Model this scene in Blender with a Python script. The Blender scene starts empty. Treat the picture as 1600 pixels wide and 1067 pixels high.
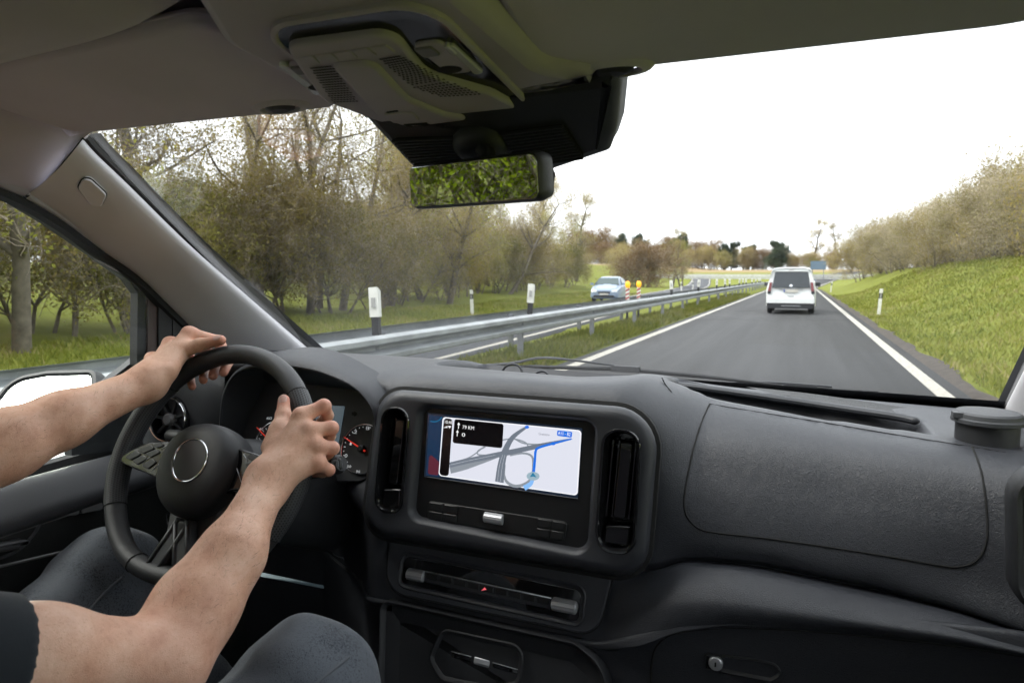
import bpy, bmesh, math, random
import numpy as np
from mathutils import Vector, Matrix, noise as mnoise
R_ = math.radians
rng = np.random.default_rng(7)
random.seed(7)
sc = bpy.context.scene
COL = sc.collection

# ------------------------------------------------------------------ camera
FPX, CAM_H = 1067.0, 1.47            # focal length in 1600-px pixels, eye height above the road
PITCH = math.atan((533.5 - 433) / FPX)
YAW = math.atan(452 / FPX * math.cos(PITCH))
cam_d = bpy.data.cameras.new('camera'); cam = bpy.data.objects.new('camera', cam_d); COL.objects.link(cam)
cam_d.sensor_width = 36.0; cam_d.lens = 36.0 * FPX / 1600.0
cam_d.clip_start = 0.02; cam_d.clip_end = 6000
cam.location = (0, 0, CAM_H)
cam.rotation_euler = (math.pi / 2 - PITCH, 0, YAW)
sc.camera = cam
cam_d.dof.use_dof = True; cam_d.dof.focus_distance = 1.25; cam_d.dof.aperture_fstop = 9.0
# ------------------------------------------------------------------ sky, sun, exposure
SUN_EL, SUN_AZ = R_(50), R_(245)     # veiled sun, high on the left
w = bpy.data.worlds.new('World'); sc.world = w; w.use_nodes = True
nt = w.node_tree; nt.nodes.clear()
N = nt.nodes.new; L = nt.links.new
out = N('ShaderNodeOutputWorld'); bg = N('ShaderNodeBackground'); bg.inputs['Strength'].default_value = 0.1
sky = N('ShaderNodeTexSky'); sky.sky_type = 'NISHITA'; sky.sun_disc = False
sky.sun_elevation = SUN_EL; sky.sun_rotation = SUN_AZ; sky.dust_density = 3.0; sky.air_density = 1.0
tc = N('ShaderNodeTexCoord'); mp = N('ShaderNodeMapping'); mp.inputs['Scale'].default_value = (1.2, 1.2, 3.5)
nz = N('ShaderNodeTexNoise'); nz.inputs['Scale'].default_value = 1.6; nz.inputs['Detail'].default_value = 5; nz.inputs['Roughness'].default_value = .5
cr = N('ShaderNodeValToRGB'); cr.color_ramp.elements[0].position = .3; cr.color_ramp.elements[1].position = .75
cr.color_ramp.elements[0].color = (7.6, 7.9, 8.4, 1); cr.color_ramp.elements[1].color = (9.2, 9.35, 9.6, 1)
mx = N('ShaderNodeMix'); mx.data_type = 'RGBA'; mx.inputs['Factor'].default_value = .9    # nine tenths cloud cover
L(tc.outputs['Generated'], mp.inputs['Vector']); L(mp.outputs['Vector'], nz.inputs['Vector']); L(nz.outputs['Fac'], cr.inputs['Fac'])
L(sky.outputs['Color'], mx.inputs['A']); L(cr.outputs['Color'], mx.inputs['B'])
L(mx.outputs['Result'], bg.inputs['Color']); L(bg.outputs['Background'], out.inputs['Surface'])
sd = bpy.data.lights.new('sun', 'SUN'); sun = bpy.data.objects.new('sun', sd); COL.objects.link(sun)
sd.energy = 1.5; sd.angle = R_(30); sd.color = (1, .97, .92)
_d = Vector((math.sin(SUN_AZ) * math.cos(SUN_EL), math.cos(SUN_AZ) * math.cos(SUN_EL), math.sin(SUN_EL)))
sun.rotation_euler = _d.to_track_quat('Z', 'Y').to_euler()
vs = sc.view_settings
vs.view_transform = 'Standard'; vs.look = 'None'; vs.gamma = 1; vs.use_curve_mapping = False
vs.exposure = 1.65
sc.cycles.max_bounces = 6; sc.cycles.diffuse_bounces = 3; sc.cycles.glossy_bounces = 3; sc.cycles.transmission_bounces = 3
sc.cycles.use_adaptive_sampling = True; sc.cycles.adaptive_threshold = .03
sc.cycles.transparent_max_bounces = 8; sc.cycles.caustics_reflective = False; sc.cycles.caustics_refractive = False
sc.cycles.use_denoising = True

# ------------------------------------------------------------------ where a line of sight meets a real surface
_f = np.array([-math.sin(YAW) * math.cos(PITCH), math.cos(YAW) * math.cos(PITCH), -math.sin(PITCH)])
_r = np.array([math.cos(YAW), math.sin(YAW), 0.0]); _u = np.cross(_r, _f); _c = np.array([0, 0, CAM_H])
def ray(x, y): return _f + _r * (x - 800) / FPX - _u * (y - 533.5) / FPX
def onY(x, y, Y): d = ray(x, y); return _c + d * Y / d[1]
def onX(x, y, X): d = ray(x, y); return _c + d * X / d[0]
def onZ(x, y, Z): d = ray(x, y); return _c + d * (Z - CAM_H) / d[2]
def onP(x, y, p0, n):
    d = ray(x, y); p0 = np.asarray(p0, float); n = np.asarray(n, float)
    return _c + d * ((p0 - _c) @ n) / (d @ n)

# ------------------------------------------------------------------ mesh helpers
def V3(a): return np.asarray(a, float)
def unit(v): v = V3(v); return v / max(np.linalg.norm(v), 1e-12)
def tag(o, label=None, cat=None, group=None, kind=None):
    if label: o['label'] = label
    if cat: o['category'] = cat
    if group: o['group'] = group
    if kind: o['kind'] = kind
    return o
def empty(name, loc=(0, 0, 0)):
    o = bpy.data.objects.new(name, None); COL.objects.link(o); o.location = loc; o.empty_display_size = .05
    return o
def link(name, me, mat=None, parent=None):
    o = bpy.data.objects.new(name, me); COL.objects.link(o)
    if mat is not None and len(me.materials) == 0: me.materials.append(mat)
    if parent is not None:
        o.parent = parent; o.matrix_parent_inverse = world_of(parent).inverted()
    return o
def world_of(p):                       # world matrix from the transform chain, without waiting for the depsgraph
    m = p.matrix_basis.copy()
    if p.parent is not None: m = world_of(p.parent) @ p.matrix_parent_inverse @ m
    return m
def mesh(name, v, f, mat=None, parent=None, smooth=False, angle=None, rec=True):
    me = bpy.data.meshes.new(name)
    me.from_pydata([tuple(map(float, p)) for p in v], [], [tuple(map(int, q)) for q in f])
    if rec:
        bm = bmesh.new(); bm.from_mesh(me); bmesh.ops.recalc_face_normals(bm, faces=bm.faces[:]); bm.to_mesh(me); bm.free()
    if smooth:
        me.polygons.foreach_set('use_smooth', [True] * len(me.polygons))
        if angle:
            try: me.set_sharp_from_angle(angle=R_(angle))
            except Exception: pass
        for p in me.polygons:
            if len(p.vertices) > 4: p.use_smooth = False       # flat caps stay flat
    me.update()
    return link(name, me, mat, parent)
class MB:
    """collects shapes that belong to ONE part"""
    def __init__(s): s.v = []; s.f = []
    def add(s, v, f):
        b = len(s.v); s.v += [tuple(map(float, p)) for p in v]; s.f += [tuple(i + b for i in q) for q in f]; return s
    def box(s, lo, hi, M=None, bev=0):
        lo = V3(lo); hi = V3(hi)
        v = [np.array([(lo, hi)[i][0], (lo, hi)[j][1], (lo, hi)[k][2]]) for i in (0, 1) for j in (0, 1) for k in (0, 1)]
        if M is not None: v = [M(p) for p in v]
        return s.add(v, [(0, 1, 3, 2), (4, 6, 7, 5), (0, 4, 5, 1), (2, 3, 7, 6), (0, 2, 6, 4), (1, 5, 7, 3)])
    def rings(s, rings, cap0=True, cap1=True, closed=True):
        n = len(rings[0]); v = [p for r in rings for p in r]; f = []
        for i in range(len(rings) - 1):
            for j in range(n if closed else n - 1):
                k = (j + 1) % n; f.append((i * n + j, i * n + k, (i + 1) * n + k, (i + 1) * n + j))
        if closed and cap0: f.append(tuple(range(n))[::-1])
        if closed and cap1: f.append(tuple((len(rings) - 1) * n + j for j in range(n)))
        return s.add(v, f)
    def tube(s, pts, rad, n=8, flat=1.0, up=None, closed=False, caps=True):
        pts = [V3(p) for p in pts]; m = len(pts)
        if np.isscalar(rad): rad = [rad] * m
        rings = []; prev = None
        for i, p in enumerate(pts):
            if closed: t = unit(pts[(i + 1) % m] - pts[i - 1])
            else: t = unit(pts[min(i + 1, m - 1)] - pts[max(i - 1, 0)])
            if prev is None:
                a = V3(up) if up is not None else (np.array([0, 0, 1.]) if abs(t[2]) < .9 else np.array([1., 0, 0]))
            else: a = prev
            if up is not None: a = V3(up)
            a = unit(a - t * (a @ t)); b = np.cross(t, a); prev = a
            rings.append([p + rad[i] * (a * math.cos(q) * flat + b * math.sin(q)) for q in np.arange(n) * 2 * math.pi / n])
        if closed: rings.append(rings[0]); return s.rings(rings, False, False)
        return s.rings(rings, caps, caps)
    def build(s, name, mat=None, parent=None, smooth=False, angle=40, rec=True):
        return mesh(name, s.v, s.f, mat, parent, smooth, angle, rec)
def frame_of(n, up=(0, 0, 1)):
    """plane axes: a lateral, b up, n outward"""
    n = unit(n); b = V3(up) - n * (V3(up) @ n); b = unit(b); a = np.cross(b, n); return a, b, n
class Plane:
    def __init__(s, p0, n, up=(0, 0, 1)):
        s.p0 = V3(p0); s.a, s.b, s.n = frame_of(n, up)
    def px(s, x, y):                       # where the sight line through a pixel meets this surface, in the surface's own metres
        p = onP(x, y, s.p0, s.n) - s.p0; return np.array([p @ s.a, p @ s.b])
    def P(s, q, h=0.0): return s.p0 + s.a * q[0] + s.b * q[1] + s.n * h
def rquad(c, r, n=6, edge=4):
    """rounded polygon (2-D corners, radius or per-corner radii) with a fixed number of points"""
    c = [V3(p) for p in c]; m = len(c); pts = []
    rr = [r] * m if np.isscalar(r) else r
    for i in range(m):
        p, a, b = c[i], c[i - 1], c[(i + 1) % m]
        ua, ub = unit(a - p), unit(b - p); ang = math.acos(np.clip(ua @ ub, -1, 1))
        t = min(rr[i] / math.tan(ang / 2), .49 * np.linalg.norm(a - p), .49 * np.linalg.norm(b - p))
        r_ = t * math.tan(ang / 2); cen = p + unit(ua + ub) * r_ / math.sin(ang / 2)
        p1, p2 = p + ua * t, p + ub * t
        a0 = math.atan2(*(p1 - cen)[::-1]); a1 = math.atan2(*(p2 - cen)[::-1]); d = (a1 - a0 + math.pi) % (2 * math.pi) - math.pi
        arc = [cen + r_ * np.array([math.cos(a0 + d * k / n), math.sin(a0 + d * k / n)]) for k in range(n + 1)]
        nxt = c[(i + 1) % m]
        pts += arc
        # edge points are put in afterwards so that every outline has the same count
    res = []; k = n + 1
    for i in range(m):
        arc = pts[i * k:(i + 1) * k]; res += arc
        q = pts[((i + 1) % m) * k]
        for e in range(1, edge): res.append(arc[-1] + (q - arc[-1]) * e / edge)
    return res
def offset2(o, d):
    """moves an outline inwards by d"""
    o = [V3(p) for p in o]; m = len(o); A = sum(o[i - 1][0] * o[i][1] - o[i][0] * o[i - 1][1] for i in range(m)); sg = 1 if A > 0 else -1
    res = []
    for i in range(m):
        t = unit(o[(i + 1) % m] - o[i - 1]); nrm = np.array([-t[1], t[0]]) * sg; res.append(o[i] + nrm * d)
    return res
def slab_rings(pl, o, h0, h1, bev=.002, seg=3):
    R = [[pl.P(p, h0) for p in o]]
    for k in range(seg + 1):
        a = math.pi / 2 * k / seg
        oo = offset2(o, bev * (1 - math.cos(a))); R.append([pl.P(p, h1 - bev + bev * math.sin(a)) for p in oo])
    return R
def slab(name, pl, o, h0, h1, mat, parent, bev=.002, seg=3):
    return MB().rings(slab_rings(pl, o, h0, h1, bev, seg)).build(name, mat, parent, True, 50)
def ring_loft(name, pl, prof, mat, parent, cap0=False, cap1=False, angle=50):
    """prof: list of (outline, height)"""
    return MB().rings([[pl.P(p, h) for p in o] for o, h in prof], cap0, cap1).build(name, mat, parent, True, angle)
def catmull(P, n):
    """smooth curve through control points, n points"""
    P = np.asarray(P, float); m = len(P)
    t = np.linspace(0, m - 1, n); i = np.clip(t.astype(int), 0, m - 2); u = (t - i)[:, None]
    p0 = P[np.maximum(i - 1, 0)]; p1 = P[i]; p2 = P[i + 1]; p3 = P[np.minimum(i + 2, m - 1)]
    return .5 * (2 * p1 + (p2 - p0) * u + (2 * p0 - 5 * p1 + 4 * p2 - p3) * u ** 2 + (3 * p1 - p0 - 3 * p2 + p3) * u ** 3)
def resample(P, n):
    P = np.asarray(P, float); d = np.r_[0, np.cumsum(np.linalg.norm(np.diff(P, axis=0), axis=1))]
    t = np.linspace(0, d[-1], n); return np.stack([np.interp(t, d, P[:, k]) for k in range(P.shape[1])], 1)
def grid(name, rows, mat, parent=None, nu=60, nv=8, solid=0, angle=None, tight=None):
    """surface through feature lines; rows: list of lists of 3-D points"""
    Rw = np.stack([catmull(r, nu) for r in rows]); nr = len(rows)
    G = np.stack([catmull(Rw[:, j], (nr - 1) * nv + 1) for j in range(nu)], 1)
    h, wd = G.shape[:2]; v = G.reshape(-1, 3)
    f = [(i * wd + j, i * wd + j + 1, (i + 1) * wd + j + 1, (i + 1) * wd + j) for i in range(h - 1) for j in range(wd - 1)]
    o = mesh(name, v, f, mat, parent, True, angle, rec=False)
    if solid:
        m = o.modifiers.new('thick', 'SOLIDIFY'); m.thickness = abs(solid); m.offset = -1 if solid > 0 else 1
    return o, G
def dup(o, parent=None):
    c = o.copy(); COL.objects.link(c)
    if parent is not None: c.parent = parent
    for ch in o.children: dup(ch, c)
    return c

# ------------------------------------------------------------------ materials
MATS = {}
def nodes(name):
    m = bpy.data.materials.new(name); m.use_nodes = True; t = m.node_tree; b = t.nodes['Principled BSDF']; MATS[name] = m
    return m, t, b
def setin(b, **k):
    for a, v in k.items():
        a = {'base': 'Base Color', 'rough': 'Roughness', 'metal': 'Metallic', 'spec': 'Specular IOR Level', 'coat': 'Coat Weight', 'coatr': 'Coat Roughness',
             'sss': 'Subsurface Weight', 'emit': 'Emission Color', 'es': 'Emission Strength', 'sheen': 'Sheen Weight', 'alpha': 'Alpha', 'trans': 'Transmission Weight'}[a]
        if a in ('Base Color', 'Emission Color'): v = (*v[:3], 1)
        b.inputs[a].default_value = v
def texco(t, scale=(1, 1, 1), kind='Object'):
    c = t.nodes.new('ShaderNodeTexCoord'); m = t.nodes.new('ShaderNodeMapping'); m.inputs['Scale'].default_value = scale if not np.isscalar(scale) else (scale,) * 3
    t.links.new(c.outputs[kind], m.inputs['Vector']); return m.outputs['Vector']
def tnoise(t, vec, scale, detail=4, rough=.55):
    n = t.nodes.new('ShaderNodeTexNoise'); n.inputs['Scale'].default_value = scale; n.inputs['Detail'].default_value = detail; n.inputs['Roughness'].default_value = rough
    t.links.new(vec, n.inputs['Vector']); return n.outputs['Fac']
def ramp(t, fac, stops):
    r = t.nodes.new('ShaderNodeValToRGB'); e = r.color_ramp.elements
    while len(e) < len(stops): e.new(.5)
    for q, (p, c) in zip(e, stops): q.position = p; q.color = (*c[:3], 1)
    t.links.new(fac, r.inputs['Fac']); return r.outputs['Color']
def bump(t, b, h, strength=.3, dist=.001):
    n = t.nodes.new('ShaderNodeBump'); n.inputs['Strength'].default_value = strength; n.inputs['Distance'].default_value = dist
    t.links.new(h, n.inputs['Height']); t.links.new(n.outputs['Normal'], b.inputs['Normal']); return n
def mat(name, base, rough=.5, metal=0., var=0., vscale=3., grain=None, **k):
    """plain surface with a little wear: var = brightness variation, grain = (scale, depth m) fine relief"""
    m, t, b = nodes(name); setin(b, base=base, rough=rough, metal=metal, **k)
    v = None
    if var:
        v = texco(t); f = tnoise(t, v, vscale, 5)
        c = ramp(t, f, [(.3, [x * (1 - var) for x in base]), (.7, [min(1, x * (1 + var)) for x in base])]); t.links.new(c, b.inputs['Base Color'])
        r = t.nodes.new('ShaderNodeMapRange'); r.inputs['To Min'].default_value = max(0, rough - .08); r.inputs['To Max'].default_value = min(1, rough + .1)
        t.links.new(tnoise(t, v, vscale * 5, 4), r.inputs['Value']); t.links.new(r.outputs['Result'], b.inputs['Roughness'])
    if grain:
        v = v or texco(t); g = t.nodes.new('ShaderNodeTexVoronoi'); g.inputs['Scale'].default_value = grain[0]; g.feature = 'DISTANCE_TO_EDGE' if len(grain) > 2 else 'F1'
        t.links.new(v, g.inputs['Vector']); bump(t, b, g.outputs['Distance'], .55, grain[1])
    return m
def emis(name, col, s=1.0):
    m, t, b = nodes(name); setin(b, base=(.01, .01, .01), rough=.25, emit=col, es=s); return m
def glass(name, tint=(.96, .98, .97), refl=.06):
    m, t, b = nodes(name); t.nodes.remove(b)
    o = t.nodes['Material Output']; tr = t.nodes.new('ShaderNodeBsdfTransparent'); tr.inputs['Color'].default_value = (*tint, 1)
    g = t.nodes.new('ShaderNodeBsdfGlossy'); g.inputs['Roughness'].default_value = .02; g.inputs['Color'].default_value = (1, 1, 1, 1)
    fr = t.nodes.new('ShaderNodeFresnel'); fr.inputs['IOR'].default_value = 1.35
    ml = t.nodes.new('ShaderNodeMath'); ml.operation = 'MULTIPLY'; ml.inputs[1].default_value = refl / .02 * .35
    mxs = t.nodes.new('ShaderNodeMixShader'); t.links.new(fr.outputs['Fac'], ml.inputs[0]); ml.use_clamp = True
    t.links.new(ml.outputs[0], mxs.inputs['Fac']); t.links.new(tr.outputs[0], mxs.inputs[1]); t.links.new(g.outputs[0], mxs.inputs[2]); t.links.new(mxs.outputs[0], o.inputs['Surface'])
    return m
# ================================================================== OUTDOORS
def mesh_np(name, v, quads=None, tris=None, mat=None, parent=None, smooth=False, mats=None, mi=None):
    me = bpy.data.meshes.new(name); v = np.asarray(v, np.float32)
    q = np.zeros((0, 4), int) if quads is None else np.asarray(quads, int); t = np.zeros((0, 3), int) if tris is None else np.asarray(tris, int)
    me.vertices.add(len(v)); me.vertices.foreach_set('co', v.ravel())
    li = np.r_[q.ravel(), t.ravel()].astype(np.int32); me.loops.add(len(li)); me.loops.foreach_set('vertex_index', li)
    tot = np.r_[np.full(len(q), 4), np.full(len(t), 3)].astype(np.int32); st = np.r_[0, np.cumsum(tot)[:-1]].astype(np.int32)
    me.polygons.add(len(tot)); me.polygons.foreach_set('loop_start', st)
    if mi is not None: me.polygons.foreach_set('material_index', np.asarray(mi, np.int32))
    if smooth: me.polygons.foreach_set('use_smooth', np.ones(len(tot), bool))
    me.update(calc_edges=True); me.validate()
    for m in (mats or []): me.materials.append(m)
    return me if name.startswith('_') else link(name, me, mat, parent)
def S(t): t = np.clip(t, 0, 1); return t * t * (3 - 2 * t)
def bend(Y): return np.where(Y > 95, .0016 * (np.maximum(Y, 95) - 95) ** 2, 0) * 1.0
def xi(Y): Y = np.maximum(Y, -60); return -5.4 - .045 * Y - .00025 * Y * np.abs(Y)     # inner edge of the opposite carriageway
def far_rise(Y): return 3.6 * S((Y - 115) / 100)
def g(X, Y):
    X = np.asarray(X, float); Y = np.asarray(Y, float)
    xr = X - np.minimum(bend(Y), 60)
    right = 2.35 * S((xr - 2.6) / 6.8) * (1 - .75 * S((Y - 70) / 60))
    d = xi(np.minimum(Y, 140)) - 3.9 - 1.2 - X
    left = 1.3 * S((d - 3) / 16) + 3.6 * S((Y - 38) / 70) * S((d - 5) / 22) * (1 - .8 * S((Y - 120) / 60))
    lump = .10 * np.sin(X * .55 + Y * .23) * np.sin(Y * .37 - X * .11) * np.clip(S((xr - 2.6) / 3) + S((d - 1) / 3), 0, 1)
    return right + left + far_rise(Y) + lump
# ---- materials
def grass_mat():
    m, t, b = nodes('grass_ground'); v = texco(t)
    c1 = ramp(t, tnoise(t, v, .35, 6, .6), [(.28, (.11, .135, .024)), (.5, (.185, .205, .036)), (.72, (.21, .22, .05))])
    c2 = ramp(t, tnoise(t, v, 2.2, 5, .65), [(.35, (.125, .15, .03)), (.6, (.195, .21, .04)), (.8, (.25, .215, .10))])
    mxn = t.nodes.new('ShaderNodeMix'); mxn.data_type = 'RGBA'; mxn.inputs['Factor'].default_value = .5
    t.links.new(c1, mxn.inputs['A']); t.links.new(c2, mxn.inputs['B'])
    # dry reed field far ahead
    sx = t.nodes.new('ShaderNodeSeparateXYZ'); t.links.new(v, sx.inputs[0]); mr = t.nodes.new('ShaderNodeMapRange'); mr.inputs['From Min'].default_value = 172; mr.inputs['From Max'].default_value = 190
    t.links.new(sx.outputs['Y'], mr.inputs['Value']); m2 = t.nodes.new('ShaderNodeMix'); m2.data_type = 'RGBA'; t.links.new(mr.outputs['Result'], m2.inputs['Factor'])
    t.links.new(mxn.outputs['Result'], m2.inputs['A']); m2.inputs['B'].default_value = (.30, .225, .13, 1)
    t.links.new(m2.outputs['Result'], b.inputs['Base Color']); setin(b, rough=.95, spec=.1)
    bump(t, b, tnoise(t, v, 9, 6, .7), .8, .08); return m
def asphalt(name, a):
    m, t, b = nodes(name); v = texco(t)
    c = ramp(t, tnoise(t, texco(t, (1.5, .045, 1)), 1.2, 6, .6), [(.28, [x * .70 for x in a]), (.5, a), (.72, [x * 1.35 for x in a])])
    n2 = ramp(t, tnoise(t, v, 60, 3, .7), [(.3, (.7, .7, .7)), (.7, (1.3, 1.3, 1.3))])
    mm = t.nodes.new('ShaderNodeMix'); mm.data_type = 'RGBA'; mm.blend_type = 'MULTIPLY'; mm.inputs['Factor'].default_value = .75
    t.links.new(c, mm.inputs['A']); t.links.new(n2, mm.inputs['B']); t.links.new(mm.outputs['Result'], b.inputs['Base Color']); setin(b, rough=.8, spec=.35)
    bump(t, b, tnoise(t, v, 90, 3, .8), .5, .008); return m
M_grass = grass_mat(); M_asph = asphalt('asphalt', (.046, .046, .0475)); M_asph2 = asphalt('asphalt_pale', (.075, .078, .085))
def line_mat():
    m, t, b = nodes('road_paint'); v = texco(t)
    c = ramp(t, tnoise(t, v, 14, 6, .7), [(.34, (.20, .19, .17)), (.46, (.38, .36, .315)), (.7, (.46, .435, .38))]); t.links.new(c, b.inputs['Base Color']); setin(b, rough=.7); return m
M_line = line_mat()
M_soil = mat('verge_soil', (.055, .045, .036), .95, var=.35, vscale=6)
M_galv = mat('galvanised_steel', (.34, .36, .37), .5, .35, var=.2, vscale=3)
M_galvd = mat('galvanised_post', (.22, .23, .25), .6, .3, var=.25, vscale=4)
M_postw = mat('delineator_white', (.72, .72, .68), .5, var=.12, vscale=8)
M_postb = mat('delineator_black', (.02, .02, .022), .5)
M_refl = mat('reflector_grey', (.5, .5, .5), .25, .3)
# ---- terrain
def axis(lo, hi, near, step, grow=1.16):
    a = [0.0]; s = step
    while a[-1] < hi:
        if a[-1] > near: s *= grow
        a.append(a[-1] + s)
    b = [0.0]; s = step
    while b[-1] > lo:
        if b[-1] < -near: s *= grow
        b.append(b[-1] - s)
    return np.array(b[::-1][:-1] + a)
ax, ay = axis(-1500, 1500, 32, .5), axis(-600, 3000, 100, 1.0)
GX, GY = np.meshgrid(ax, ay); GZ = g(GX, GY)
xo_ = xi(GY) - 3.9
dip = ((GX > -4.3 + bend(GY)) & (GX < 2.9 + bend(GY))) | ((GX < xi(GY) + .3) & (GX > xo_ - .3) & (GY < 170))
GZ = GZ - np.where(dip & (GY < 190), .06, 0)
n1, n2 = GX.shape; idx = np.arange(n1 * n2).reshape(n1, n2)
q = np.stack([idx[:-1, :-1], idx[:-1, 1:], idx[1:, 1:], idx[1:, :-1]], -1).reshape(-1, 4)
ground = mesh_np('ground', np.stack([GX, GY, GZ], -1).reshape(-1, 3), q, mat=M_grass, smooth=True); tag(ground, kind='structure')
def strip(name, fl, fr, y0, y1, dz, mat_, parent=None, step=2.0, kind='structure', edge=.0, drop=.12):
    ys = np.arange(y0, y1 + step, step); v = []; qd = []
    for i, y in enumerate(ys):
        a, c = float(fl(y)), float(fr(y)); m = (a + c) / 2; z = float(far_rise(y)) + dz
        v += [(a, y, z - drop * (edge > 0)), (a + edge, y, z), (c - edge, y, z), (c, y, z - drop * (edge > 0))] if edge else [(a, y, z), (c, y, z)]
    k = 4 if edge else 2
    for i in range(len(ys) - 1):
        for j in range(k - 1): qd.append((i * k + j, i * k + j + 1, (i + 1) * k + j + 1, (i + 1) * k + j))
    o = mesh_np(name, v, qd, mat=mat_, parent=parent, smooth=False)
    if kind and parent is None: tag(o, kind=kind)
    return o
B = lambda y: float(bend(np.array(y)))
road = strip('road', lambda y: -3.78 + B(y), lambda y: 2.02 + B(y), -60, 186, .0, M_asph, edge=.05)
strip('edge_line', lambda y: -3.55 + B(y), lambda y: -3.36 + B(y), -60, 186, .005, M_line, road)
strip('edge_line', lambda y: 1.60 + B(y), lambda y: 1.79 + B(y), -60, 186, .005, M_line, road)
XI = lambda y: float(xi(np.array(float(y))))
road2 = strip('opposite_road', lambda y: XI(y) - 3.9, lambda y: XI(y) + .22, -60, 165, .0, M_asph2, edge=.05)
strip('edge_line', lambda y: XI(y) - .16, lambda y: XI(y), -60, 165, .005, M_line, road2)
strip('edge_line', lambda y: XI(y) - 3.66, lambda y: XI(y) - 3.5, -60, 165, .005, M_line, road2)
# bare soil verge along the tarmac edge, ragged
vv = []; qq = []
for i, y in enumerate(np.arange(2, 90, .5)):
    wv = .22 + .10 * math.sin(y * 1.3) * math.sin(y * .37) + .09 * random.random()
    z0 = .0
    vv += [(2.0, y, -.03), (2.02 + wv * .5, y, .018 + .01 * random.random()), (2.0 + wv, y, float(g(2.0 + wv, y)) + .006)]
    if i: b = (i - 1) * 3; qq += [(b, b + 1, b + 4, b + 3), (b + 1, b + 2, b + 5, b + 4)]
tag(mesh_np('verge', vv, qq, mat=M_soil, smooth=True), kind='structure')

# ---- guard rail: one continuous double barrier
def wbeam(x0, side, y0, y1):
    prof = [(.01, .0), (.06, .012), (.10, .03), (.105, .085), (.07, .105), (.0, .13), (-.02, .14), (-.02, .17), (.0, .18), (.07, .205), (.105, .225), (.10, .28), (.06, .30), (.01, .312)]
    ys = list(np.arange(y0, 60, 4)) + list(np.arange(60, y1, 8))
    rings = [[(x0 + side * a, y, .47 + h) for a, h in prof] + [(x0 + side * (a - .004), y, .47 + h) for a, h in prof[::-1]] for y in ys]
    return MB().rings(rings)
rail = empty('guard_rail', (-4.72, 16, 0)); tag(rail, 'long galvanised steel guard rail on the grass strip between the two carriageways', 'guard rail')
wbeam(-4.60, 1, -6, 118).build('beam', M_galv, rail, True, 35)
wbeam(-5.42, -1, -6, 118).build('beam', M_galv, rail, True, 35)
pm = None
for k, y in enumerate(np.arange(2.2, 112, 4.62)):
    for x in (-4.66, -5.36):
        if pm is None:
            p = MB().box((-.05, -.03, 0), (.05, -.022, .74)).box((-.05, -.022, 0), (-.042, .03, .74)).box((.042, -.022, 0), (.05, .03, .74)).box((-.06, -.02, .66), (.06, .02, .75)).build('post', M_galvd, rail)
            p.matrix_parent_inverse = world_of(rail).inverted(); p.location = (x, y, -.02); pm = p
        else:
            c = pm.copy(); COL.objects.link(c); c.parent = rail; c.matrix_parent_inverse = world_of(rail).inverted(); c.location = (x, y + (1.2 if x < -4.8 else 0), -.02)
# ---- delineator posts
def delineator(loc, h, style, label, tilt=0, group='delineator posts along the guard rail'):
    e = empty('delineator_post', loc); e.rotation_euler = (R_(tilt * .5), R_(tilt), 0)
    tag(e, label, 'delineator', group)
    def ring(z, s=1.0): return [(a * s, b * s, z) for a, b in ((-.06, -.045), (.06, -.045), (.035, .05), (-.035, .05))]
    def part(nm, z0, z1, m, s=1.0, slope=0):
        r0 = ring(z0, s); r1 = ring(z1, s); r1 = [(a, b, z + slope * b) for a, b, z in r1]
        o = MB().rings([r0, r1]).build(nm, m, None); o.parent = e
        return o
    if style == 'ground':
        part('shaft', -.1, h * .66, M_postw); part('band', h * .66, h * .86, M_postb, 1.02); part('cap', h * .86, h, M_postw, 1.0, -.6)
        o = MB().box((-.025, -.062, h * .69), (.025, -.046, h * .83)).build('reflector', M_refl, None); o.parent = e
    else:   # clamped to the rail: black foot, white head
        part('bracket', -.10, h * .05, M_galvd, .8); part('foot', h * .05, h * .42, M_postb, .9); part('head', h * .42, h, M_postw, 1.15, -.4)
        o = MB().box((-.028, -.068, h * .62), (.028, -.05, h * .82)).build('reflector', M_refl, None); o.parent = e
    return e
_o = ['first', 'second', 'third', 'fourth', 'fifth', 'sixth', 'seventh', 'eighth', 'ninth', 'tenth', 'eleventh', 'twelfth', 'thirteenth', 'fourteenth', 'fifteenth', 'sixteenth', 'seventeenth', 'eighteenth', 'nineteenth', 'twentieth']
ORD = _o + ['twenty ' + q for q in _o[:9]] + ['thirtieth'] + ['thirty ' + q for q in _o[:9]]
for k, y in enumerate([7.4, 12.8, 29.2, 37.2, 45.8, 51.1, 54.4, 63.1, 67.5, 71.5, 80, 87, 93.5, 97]):
    delineator((-5.0, y, .70), .62, 'rail', 'black footed white delineator clamped on the guard rail, %s from the near end' % ORD[k], tilt=random.uniform(-4, 6))
for k, (x, y) in enumerate([(-11.8, 24), (-11.2, 71), (-11.9, 84), (-12.4, 92)]):
    delineator((x, y, float(g(x, y)) - .03), .98, 'ground', 'white delineator with black band on the far verge, %s from the camera' % ORD[k], tilt=random.uniform(-3, 3), group='delineator posts on the far verge')
for k, (x, y) in enumerate([(2.78, 29.6), (2.74, 75)]):
    delineator((x, y, float(g(x, y)) - .02), 1.02, 'ground', ('nearer' if k == 0 else 'farther') + ' white delineator with black band on the right grass bank', tilt=3 if k == 0 else 5, group='delineator posts on the right verge')
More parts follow.
